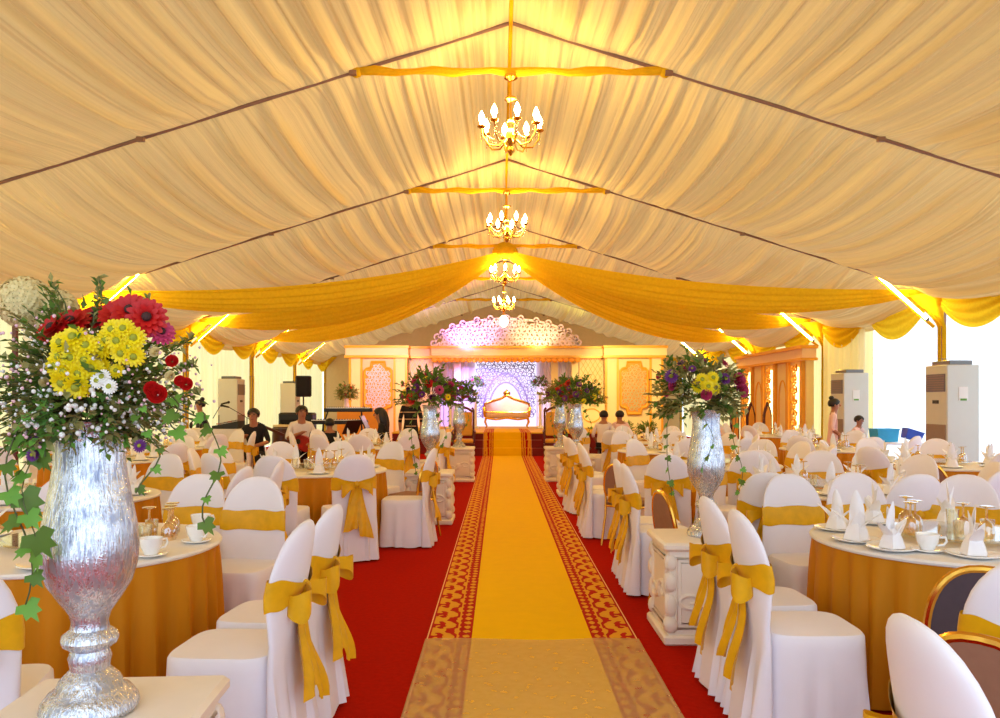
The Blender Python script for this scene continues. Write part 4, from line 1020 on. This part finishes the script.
# orange carved screen along the right wall
t = thing('carved_screen', 'orange panelled screen with lit fretwork strips along right wall', 'screen', (7.35, 21.3, 0))
b = MB(); rect(b, -.06, .12, -2.5, 2.5, 0, 2.5); b.build('panel', mat('apricot_panel', (255, 228, 164), .55, var=.04), t, smooth=False)
b = MB(); rect(b, -.2, .14, -2.6, 2.6, 2.5, 2.72); b.build('cornice', M_peach, t, smooth=False)
b = MB(); rect(b, -.26, .16, -2.66, 2.66, 2.72, 2.8); rect(b, -.24, .16, -2.64, 2.64, 2.44, 2.5); b.build('cornice_moulding', M_ltmold, t, smooth=False)
for k in range(6):
    yy = -2.35+k*.94; b = MB(); rect(b, -.13, -.06, yy-.07, yy+.07, 0, 2.44); b.build('pilaster', M_ltmold, t, smooth=False)
for k in range(5):
    yy = -1.88+k*.94
    if k % 2 == 0:
        b = MB(); rect(b, -.075, -.06, yy-.17, yy+.17, .3, 2.3); pn = b.build('lit_strip', emis('warm_backlight', (255, 226, 150), 4), t, smooth=False)
        b = MB(); fret(b, lambda x, z: abs(x) < .15, -.17, .17, .3, 2.3, .16, .026, -.0, .03, 30+k); b.xf(Matrix.Translation((-.11, yy, 0)) @ Matrix.Rotation(PI/2, 4, 'Z')); b.build('fretwork', M_ltmold, pn, smooth=False)
    else:
        b = MB(); b.tube([(-.07, yy+.25*cos(a), 1.5+.5*sin(a)) for a in [PI*q/16 for q in range(17)]]+[(-.07, yy-.25, .3), (-.07, yy+.25, .3)], .02, 5, closed=True); b.build('arch_moulding', M_ltmold, t)
# three tall pointed chairs by the screen
def pointed():
    t = thing('pointed_back_chair', '', 'chair')
    o = [(x*.6, z) for x, z in [(-.2, .5), (-.2, 1.15), (-.12, 1.32), (0, 1.46), (.12, 1.32), (.2, 1.15), (.2, .5)]]
    b = MB(); b.prism(o, -.24, -.2); b.build('backrest', M_wood, t, smooth=False)
    b = MB(); b.prism([(x*.62, .55+(z-.5)*.84) for x, z in o], -.2, -.18); b.build('back_pad', M_orange, t, smooth=False)
    b = MB(); b.box((0, .02, .44), (.3, .4, .1), bev=.03); b.build('seat', M_orange, t)
    for sx in (-1, 1):
        for yy in (-.2, .2): b = MB(); b.box((sx*.12, yy, .2), (.035, .035, .4)); b.build('leg', M_wood, t)
    return t
pc = Stamp(pointed())
for k in range(3): pc.put((5.6+.3*k, 18.4-.25*k, 0), PI+.35, 'dark chair with pointed orange back by the carved screen, %s from left' % ORD[k+1], 'pointed chairs by the screen')
# air conditioners
def aircon():
    t = thing('air_conditioner', '', 'air conditioner')
    t.scale.z = 1.065; b = MB(); b.box((0, 0, .96), (.62, .5, 1.92), bev=.012); b.build('cabinet', M_acbody, t)
    b = MB(); b.box((0, -.255, .55), (.56, .015, 1.0), bev=.005); b.build('lower_panel', M_acshade, t)
    b = MB(); b.box((0, -.256, 1.66), (.52, .015, .26)); gr = b.build('grille', M_grey_metal, t)
    b = MB()
    for k in range(7): b.box((0, -.27, 1.56+k*.034), (.5, .02, .01))
    b.build('louvre', M_acshade, gr)
    b = MB(); b.box((0, -.257, 1.38), (.16, .012, .05)); b.build('control_panel', M_black, t)
    b = MB(); b.box((.314, .0, 1.5), (.006, .14, .2)); lb = b.build('energy_label', M_wht, t)
    b = MB(); b.box((.318, .0, 1.415), (.004, .1, .03)); b.build('green_strip', M_leaf2, lb)
    b = MB(); b.box((0, 0, 1.95), (.5, .36, .07), bev=.01); b.build('top_flange', M_grey_metal, t)
    return t
acn = Stamp(aircon())
# label side faces the room: local -x; grille side turned by placing
acn.put((7.12, 12.45, 0), -PI/2, 'tall grey floor air conditioner before the gold draped column on right', 'floor air conditioners')
acn.put((7.12, 16.1, 0), -PI/2, 'tall grey floor air conditioner behind woman in white', 'floor air conditioners')
acn.put((-7.0, 20.6, 0), PI/2, 'yellowish floor air conditioner at left wall, nearer the band', 'floor air conditioners')
acn.put((-6.9, 26.0, 0), PI/2, 'yellowish floor air conditioner at left wall beside loudspeaker', 'floor air conditioners')
# loudspeaker on a stand
t = thing('loudspeaker', 'black loudspeaker on tall stand against left curtain', 'loudspeaker', (-5.05, 20.3, 1.58)); t.rotation_euler.z = .25
b = MB(); b.box((0, 0, .27), (.4, .34, .54), bev=.03); b.build('cabinet', M_black, t)
b = MB(); b.box((0, -.175, .27), (.34, .015, .48), bev=.005); b.build('front_grille', M_black_cloth, t)
t = thing('speaker_stand', 'black tripod stand under the loudspeaker', 'stand', (-5.05, 20.3, 0))
b = MB(); b.tube([(0, 0, .2), (0, 0, 1.58)], .02, 8); b.build('pole', M_black, t)
for k in range(3): a = 2*PI*k/3; b = MB(); b.tube([(0, 0, .55), (.4*cos(a), .4*sin(a), 0.01)], .014, 6); b.build('leg', M_black, t)
# band gear
t = thing('draped_table', 'white cloth covered mixing table at the left of the band', 'table', (-5.25, 14.7, 0))
def wt(u, v):
    k = u*4; i = int(k) % 4; f = k-int(k); c = [(-.55, -.32), (.55, -.32), (.55, .32), (-.55, .32)]; a, e = c[i], c[(i+1) % 4]; s = 1+.03*sin(f*26)*(1-v)
    return ((a[0]+(e[0]-a[0])*f)*s, (a[1]+(e[1]-a[1])*f)*s, .01+.96*v)
b = MB(); b.grid(wt, 160, 3, cu=True); b.add([(-.55, -.32, .97), (.55, -.32, .97), (.55, .32, .97), (-.55, .32, .97)], [(0, 1, 2, 3)]); b.build('cloth', M_cloth, t)
b = MB(); b.box((0, 0, .94), (1.06, .6, .04)); b.build('tabletop', M_wood, t)
t = thing('mixing_console', 'black sloped mixing console on the white band table', 'mixer', (-5.05, 14.7, .972))
b = MB(); b.prism([(-.24, 0), (.24, 0), (.24, .14), (-.24, .05)], -.2, .2); b.build('case', M_black, t, smooth=False)
for k in range(6):
    b = MB(); b.box((-.18+k*.07, -.02, .065+k*.0135+.02), (.012, .2, .02)); b.build('fader', M_redw if k % 3 == 0 else M_grey_metal, t)
t = thing('headphones', 'black headphones on the left end of white band table', 'headphones', (-5.62, 14.6, .972))
b = MB(); b.tube([(.09*cos(a), 0, .07+.09*sin(a)) for a in [PI*q/12 for q in range(13)]], .012, 6); b.build('headband', M_black, t)
for s in (-1, 1): b = MB(); b.ball((s*.09, 0, .06), (.03, .05, .06)); b.build('ear_cup', M_black, t)
def micstand(label, x, y, h, lean, sw):
    t = thing('microphone_stand', label, 'microphone stand', (x, y, 0)); b = MB(); b.lathe([(.14, 0), (.14, .02), (.02, .035), (.012, .06)], 16); b.build('base', M_black, t)
    b = MB(); b.tube([(0, 0, .04), (0, 0, h*.85)], .009, 6); b.build('pole', M_black, t)
    b = MB(); b.tube([(-sw*.12, 0, h*.8), (sw*lean, 0, h)], .007, 6); b.build('boom', M_black, t)
    b = MB(); b.tube([(sw*lean, 0, h), (sw*(lean+.12), 0, h+.03)], [.016, .02], 8); b.ball((sw*(lean+.14), 0, h+.035), .028); b.build('microphone', M_black, t)
micstand('upright black microphone stand behind the mixing console', -5.55, 15.6, 1.42, .05, 1)
micstand('black microphone stand with long boom slanting left by the seated man', -4.9, 15.3, 1.36, .35, -1)
def conga(label, x, y):
    t = thing('conga_drum', label, 'drum', (x, y, 0)); b = MB(); b.lathe([(.13, .0), (.15, .2), (.185, .55), (.17, .85), (.15, 1.0)], 20); b.build('shell', mat('drum_wood', (90, 46, 30), .3, var=.2, stretch=(1, 1, .1)), t)
    b = MB(); b.lathe([(.155, .98), (.16, 1.0), (.155, 1.02), (.001, 1.025)], 20, cap=False); b.build('drum_skin', M_cream, t)
    b = MB(); b.tube([(.165*cos(a), .165*sin(a), .95) for a in [2*PI*q/20 for q in range(20)]], .012, 6, closed=True); b.build('hoop', M_grey_metal, t)
conga('tall brown conga drum beside the man in black', -4.25, 15.35); conga('tall brown conga drum set just right of the other', -4.05, 15.8)
t = thing('amplifier', 'black amplifier box behind the conga drums', 'amplifier', (-4.2, 16.4, 0))
b = MB(); b.box((0, 0, .62), (.7, .4, 1.24), bev=.03); b.build('cabinet', M_black, t)
b = MB(); b.box((0, -.21, .6), (.6, .02, 1.0), bev=.01); b.build('front_grille', M_black_cloth, t)
def keyboard(label, x, y, z, rz, L):
    t = thing('keyboard', label, 'keyboard', (x, y, z), rz); b = MB(); b.box((0, 0, .04), (L, .3, .08), bev=.015); b.build('case', M_black, t)
    b = MB(); b.box((0, -.07, .085), (L*.9, .14, .016)); b.build('white_keys', M_porc, t)
    b = MB()
    for k in range(20): b.box((-L*.43+k*L*.045, -.045, .1), (L*.018, .085, .014))
    b.build('black_keys', M_black, t)
keyboard('lower black keyboard of the two tier stand', -3.35, 16.4, 1.0, .1, 1.2); keyboard('upper silver keyboard on the two tier stand', -3.2, 16.7, 1.25, .1, 1.0)
t = thing('keyboard_stand', 'black two tier keyboard stand in the band', 'stand', (-3.3, 16.5, 0))
for s in (-1, 1):
    b = MB(); b.tube([(s*.45, -.2, 0.02), (s*.4, .05, 1.0), (s*.36, .28, 1.24)], .018, 6); b.tube([(s*.45, .25, 0.02), (s*.4, .05, .99)], .018, 6); b.build('side_frame', M_black, t)
b = MB(); b.tube([(-.4, .05, .6), (.4, .05, .6)], .016, 6); b.build('crossbar', M_black, t)
def musicstand(label, x, y, h, rz):
    t = thing('music_stand', label, 'music stand', (x, y, 0), rz); b = MB(); b.tube([(0, 0, .1), (0, 0, h)], .01, 6); b.build('pole', M_black, t)
    for k in range(3): a = 2*PI*k/3; b = MB(); b.tube([(0, 0, .25), (.25*cos(a), .25*sin(a), .01)], .008, 5); b.build('leg', M_black, t)
    b = MB(); b.box((0, 0, 0), (.46, .012, .3)); b.xf(Matrix.Translation((0, .0, h+.06)) @ Matrix.Rotation(-.45, 4, 'X')); b.build('desk', M_black, t)
    b = MB(); b.box((0, -.015, .01), (.4, .006, .26)); b.xf(Matrix.Translation((0, .0, h+.06)) @ Matrix.Rotation(-.45, 4, 'X')); b.build('sheet_music', M_porc, t)
musicstand('music stand with pale sheets before the long haired singer', -2.62, 15.3, 1.0, PI/2); musicstand('music stand beside the low seated drummer', -2.96, 15.82, .9, -PI/2-.5)

# ------------------------------------------------------------------ people
def person(label, loc, rz, pose, top, legs, hair, facing_tilt=0., arms='rest', h=1.62, cuff=None):
    """one continuous skinned body; local +y is the way the person faces"""
    k = h/1.65
    N = {}; E = []; Rr = {}; seg = {}
    def nd(n, p, r, par=None, m=0):
        N[n] = Vector(p)*k; Rr[n] = r*k; 
        if par: E.append((par, n)); seg[(par, n)] = m
    sit = pose == 'sit'; hz = .50 if sit else .86
    ln = .10 if sit else 0.0
    nd('pel', (0, 0, hz), .125); nd('waist', (0, .02+ln*.3, hz+.16), .115, 'pel', 0); nd('chest', (0, .03+ln, hz+.36), .135, 'waist', 0)
    nd('neck', (0, .03+ln*1.2, hz+.53), .052, 'chest', 2); nd('jaw', (0, .06+ln*1.3, hz+.60), .066, 'neck', 2); nd('head', (0, .05+ln*1.3, hz+.68), .092, 'jaw', 2); nd('crown', (0, .035+ln*1.3, hz+.745), .075, 'head', 2)
    for s, S in ((-1, 'l'), (1, 'r')):
        nd('sh'+S, (s*.165, .02+ln, hz+.46), .062, 'chest', 0)
        if arms == 'rest': el = (s*.25, -.02+ln, hz+.20); wr = (s*.2, .17+ln, hz+.05)
        elif arms == 'play': el = (s*.26, .06+ln, hz+.22); wr = (s*.09, .30+ln, hz+.24+.08*s)
        else: el = (s*.23, .0, hz+.18); wr = (s*.22, .05, hz-.06)
        nd('el'+S, el, .045, 'sh'+S, 0); nd('wr'+S, wr, .03, 'el'+S, 2)
        d = (Vector(wr)-Vector(el)).normalized(); pm = Vector(wr)+d*.07; nd('pm'+S, pm, .03, 'wr'+S, 2)
        sv = d.cross(Vector((0, 0, 1))); sv = sv.normalized() if sv.length > .1 else Vector((0, 1, 0))
        for q in range(4):
            b0 = pm+sv*(q-1.5)*.02+d*.02; tip = b0+d*(.055-.008*abs(q-1.3))+Vector((0, 0, -.015)); nd('f%d%s' % (q, S), b0+d*.015, .0095, 'pm'+S, 2); nd('g%d%s' % (q, S), tip, .008, 'f%d%s' % (q, S), 2)
        nd('th'+S, Vector(wr)+d*.035+sv*-.05*s*1.0+Vector((0, 0, .005)), .011, 'wr'+S, 2)
        nd('hip'+S, (s*.09, .0, hz-.03), .1, 'pel', 1)
        if sit: nd('kn'+S, (s*.13, .42, hz+.0), .066, 'hip'+S, 1); nd('an'+S, (s*.12, .40, .08), .042, 'kn'+S, 1); nd('to'+S, (s*.13, .54, .04), .036, 'an'+S, 3)
        else: nd('kn'+S, (s*.10, .02, .46), .064, 'hip'+S, 1); nd('an'+S, (s*.105, -.01, .08), .042, 'kn'+S, 1); nd('to'+S, (s*.12, .14, .035), .036, 'an'+S, 3)
    names = list(N); idx = {n: i for i, n in enumerate(names)}
    me = bpy.data.meshes.new('sk'); me.from_pydata([N[n] for n in names], [(idx[a], idx[c]) for a, c in E], [])
    o = bpy.data.objects.new('person', me); COL.objects.link(o)
    sk = o.modifiers.new('s', 'SKIN'); sk.use_smooth_shade = True
    for i, n in enumerate(names):
        v = me.skin_vertices[0].data[i]; v.radius = (Rr[n],)*2 if n not in ('chest', 'waist', 'pel') else (Rr[n]*1.18, Rr[n]*.82); v.use_root = (n == 'pel')
    o.modifiers.new('d', 'SUBSURF').levels = 1
    dg = bpy.context.evaluated_depsgraph_get(); ev = o.evaluated_get(dg); nm = bpy.data.meshes.new_from_object(ev)
    o.modifiers.clear(); o.data = nm; bpy.data.meshes.remove(me)
    nm.materials.clear()
    for m in (top, legs, M_skin, M_black): nm.materials.append(m)
    for p in nm.polygons:
        c = p.center; best = 9
        for (a, e2), m in seg.items():
            A_, B_ = N[a], N[e2]; ab = B_-A_; t_ = max(0, min(1, (c-A_).dot(ab)/max(1e-9, ab.length_squared))); dd = (c-(A_+ab*t_)).length-Rr[a]*.9
            if a.startswith('chest') and e2.startswith('neck') and t_ < .7: mm = 0
            else: mm = m
            if dd < best: best = dd; p.material_index = mm
        p.use_smooth = True
    o.location = loc; o.rotation_euler.z = rz; tag(o, label, 'person')
    hd = N['head']; b = MB()
    # face: nose, eyes, mouth as small children
    b.ball(hd+Vector((0, .098, -.02))*k, (.013*k, .018*k, .022*k), 8, 6); b.build('nose', M_skin, o)
    for s in (-1, 1):
        b = MB(); b.ball(hd+Vector((s*.034, .083, .008))*k, (.013*k, .008*k, .008*k), 8, 6); b.build('eye', M_black, o)
        b = MB(); b.ball(hd+Vector((s*.092, .0, -.01))*k, (.014*k, .02*k, .032*k), 8, 6); b.build('ear', M_skin, o)
    b = MB(); b.ball(N['jaw']+Vector((0, .068, .012))*k, (.026*k, .008*k, .008*k), 8, 6); b.build('mouth', mat('lips', (150, 70, 60), .5), o)
    b = MB()
    L = {'short': .0, 'bun': .0, 'long': .42}[hair]
    def hr(u, v):
        a = 2*PI*u; f = v; th = f*PI*.70; front = max(0, sin(a))
        th *= 1-.46*front**1.3
        rr_ = (.108, .118, .105)
        return hd+Vector((rr_[0]*sin(th)*cos(a), rr_[1]*sin(th)*sin(a)-.012, .02+rr_[2]*cos(th)))*k
    b.grid(hr, 24, 8, cu=True)
    if hair == 'bun': b.ball(hd+Vector((0, -.06, .13))*k, (.05*k, .05*k, .045*k))
    if L:
        def lo(u, v):
            a = 2*PI*u; r0 = .112+.03*sin(PI*min(1, v*1.2)); back = .5-.5*sin(a)
            return hd+Vector((r0*cos(a)*(1-.25*v*v), (r0*sin(a) if sin(a) < 0 else .03*sin(a))-.015-.06*v+.006*sin(a*17), .05-L*v*(.75+.25*back)))*k
        b.grid(lo, 36, 8, cu=True); b.ball(hd+Vector((0, -.07, .05-L))*k, (.07*k, .04*k, .03*k))
    b.build('hair', M_hair, o)
    return o
def stool(label, x, y, h=.42):
    t = thing('stool', label, 'stool', (x, y, 0)); b = MB(); b.lathe([(.001, h-.05), (.17, h-.05), (.18, h-.025), (.17, h), (.001, h)], 20, cap=False); b.build('seat', M_black, t)
    for k in range(4): a = PI/4+PI/2*k; b = MB(); b.tube([(.12*cos(a), .12*sin(a), h-.04), (.17*cos(a), .17*sin(a), 0)], .012, 6); b.build('leg', M_grey_metal, t)
def guitar(label, loc, rot, body):
    t = thing('guitar', label, 'guitar', loc); t.rotation_euler = rot
    o = []
    for i in range(40):
        a = 2*PI*i/40; r = .17+.03*cos(2*a)+.02*cos(a); o.append((r*1.25*cos(a), r*.95*sin(a)))
    b = MB(); b.prism(o, -.04, .04); b.build('body', body, t)
    b = MB(); b.box((-.52, -.03, 0), (.66, .025, .05)); b.build('neck', M_wood, t)
    b = MB(); b.box((-.9, -.03, 0), (.14, .025, .075)); b.build('headstock', M_black, t)
    b = MB(); b.lathe([(.05, 0), (.05, .003)], 20); b.xf(Matrix.Translation((-.04, -.043, 0)) @ Matrix.Rotation(PI/2, 4, 'X')); b.build('sound_hole', M_black, t)
person('person in dark jacket and white blouse standing behind white mixing table', (-6.0, 15.9, 0), PI-.9, 'stand', M_black_cloth, M_black_cloth, 'bun', h=1.5)
person('person in black polo shirt seated facing the tables by the congas', (-4.42, 14.35, 0), PI, 'sit', M_black_cloth, M_black_cloth, 'short', arms='play', h=1.72); stool('black stool under the man in the black polo', -4.42, 14.38)
person('person in white shirt bent over a red guitar', (-3.8, 14.95, 0), PI+.5, 'sit', M_shirt_white, M_black_cloth, 'short', arms='play', h=1.78); stool('black stool under the guitarist in white', -3.8, 15.0, .44)
guitar('red guitar held by the musician in white shirt', (-3.68, 14.62, .72), (0, .35, -.3), M_redw)
person('person in black seated low with back to the tables by keyboards', (-3.3, 15.3, 0), .2, 'sit', M_black_cloth, M_black_cloth, 'short', arms='play', h=1.45); stool('low black stool under the musician facing the keyboards', -3.3, 15.25, .36)
person('person with long dark hair in black facing a music stand', (-2.15, 15.3, 0), PI/2, 'sit', M_black_cloth, M_black_cloth, 'long', arms='play', h=1.72); stool('black stool under the long haired singer', -2.15, 15.3)
def stripes():
    q = NT('striped_shirt'); tc = q.n('ShaderNodeTexCoord'); sp = q.n('ShaderNodeSeparateXYZ'); q.l(tc.outputs['Object'], sp.inputs[0])
    f = q.math('GREATER_THAN', q.math('SINE', q.math('MULTIPLY', sp.outputs[2], 2*PI/.15)), .9)
    p = q.n('ShaderNodeBsdfPrincipled'); q.l(q.mix(f, lin((26, 20, 22)), lin((190, 150, 110))), p.inputs[0]); p.inputs['Roughness'].default_value = .9; q.l(p.outputs[0], q.out.inputs[0]); return q.m
person('person in black striped shirt standing with back turned behind second left vase', (-1.93, 17.1, 0), .15, 'stand', stripes(), M_black_cloth, 'short', arms='down', h=1.68)
person('person in white blouse with hair bun standing before the right air conditioner', (6.05, 14.4, 0), -PI/2-.3, 'stand', M_pinkcloth, M_pinkcloth, 'bun', h=1.52)
person('shorter person in pale dress beside the woman with the bun', (6.38, 14.1, 0), PI+.6, 'stand', M_pinkcloth, M_pinkcloth, 'short', h=1.22)
for i, (x, lb) in enumerate(((1.9, 'left'), (2.35, 'middle'), (2.8, 'right'))):
    person('dark haired person seated before the stage, %s one of three' % ('leftmost', 'middle', 'rightmost')[i], (x, 18.0+.1*i, 0), PI/2 if i == 0 else (-.3, .1)[i-1], 'sit', M_shirt_white if i == 1 else M_pinkcloth, M_black_cloth, 'short', h=1.6)
    stool('stool under the %s of three seated guests' % ('leftmost', 'middle', 'rightmost')[i], x, 18.0+.1*i)
# side table with crates on the right
t = thing('side_table', 'white folding side table by the right wall carrying blue crates', 'table', (6.98, 14.0, 0))
b = MB(); b.box((0, 0, .74), (.95, .5, .04), bev=.01); b.build('tabletop', M_porc, t)
for sx in (-1, 1):
    for yy in (-1, 1): b = MB(); b.tube([(sx*.42, yy*.2, .72), (sx*.43, yy*.22, 0)], .016, 6); b.build('leg', M_grey_metal, t)
def crate(label, loc, rz, m, s, tilt=0):
    t = thing('plastic_crate', label, 'crate', loc, rz); t.rotation_euler.y = tilt; t.scale = (s,)*3
    b = MB(); b.grid(lambda u, v: [(x*(.9+.1*v), y*(.9+.1*v), .22*v) for x, y in [[(-.2, -.14), (.2, -.14), (.2, .14), (-.2, .14)][int(round(u*4)) % 4]]][0], 4, 3, cu=True)
    b.add([(-.18, -.126, .005), (.18, -.126, .005), (.18, .126, .005), (-.18, .126, .005)], [(0, 1, 2, 3)]); b.build('basket', m, t, smooth=False)
    b = MB(); b.tube([(-.2, -.14, .22), (.2, -.14, .22), (.2, .14, .22), (-.2, .14, .22)], .012, 6, closed=True); b.build('rim', m, t)
crate('bright cyan plastic crate on the side table', (6.78, 13.95, .765), .1, M_blue, 1.0)
crate('deep blue plastic crate tilted at the end of the side table', (7.25, 13.95, .80), 0, M_navy, .75, .3)
# white cabinet behind the nearest left table
t = thing('low_cabinet', 'low white cabinet with tan top and black knobs left of the nearest vase', 'cabinet', (-3.62, 4.95, 0))
b = MB(); b.box((0, 0, .32), (.7, .44, .64), bev=.01); b.build('body', M_ped, t)
b = MB(); b.box((0, 0, .66), (.76, .5, .04), bev=.01); b.build('top', M_ped_cream, t)
for k in range(2):
    b = MB(); b.box((0, -.226, .48-.28*k), (.62, .02, .24), bev=.006); dr = b.build('drawer', M_ped, t)
    for s in (-1, 1): b = MB(); b.ball((s*.15, -.245, .52-.28*k), .014, 8, 6); b.build('knob', M_black, dr)
print('SCRIPT', len(bpy.data.objects))
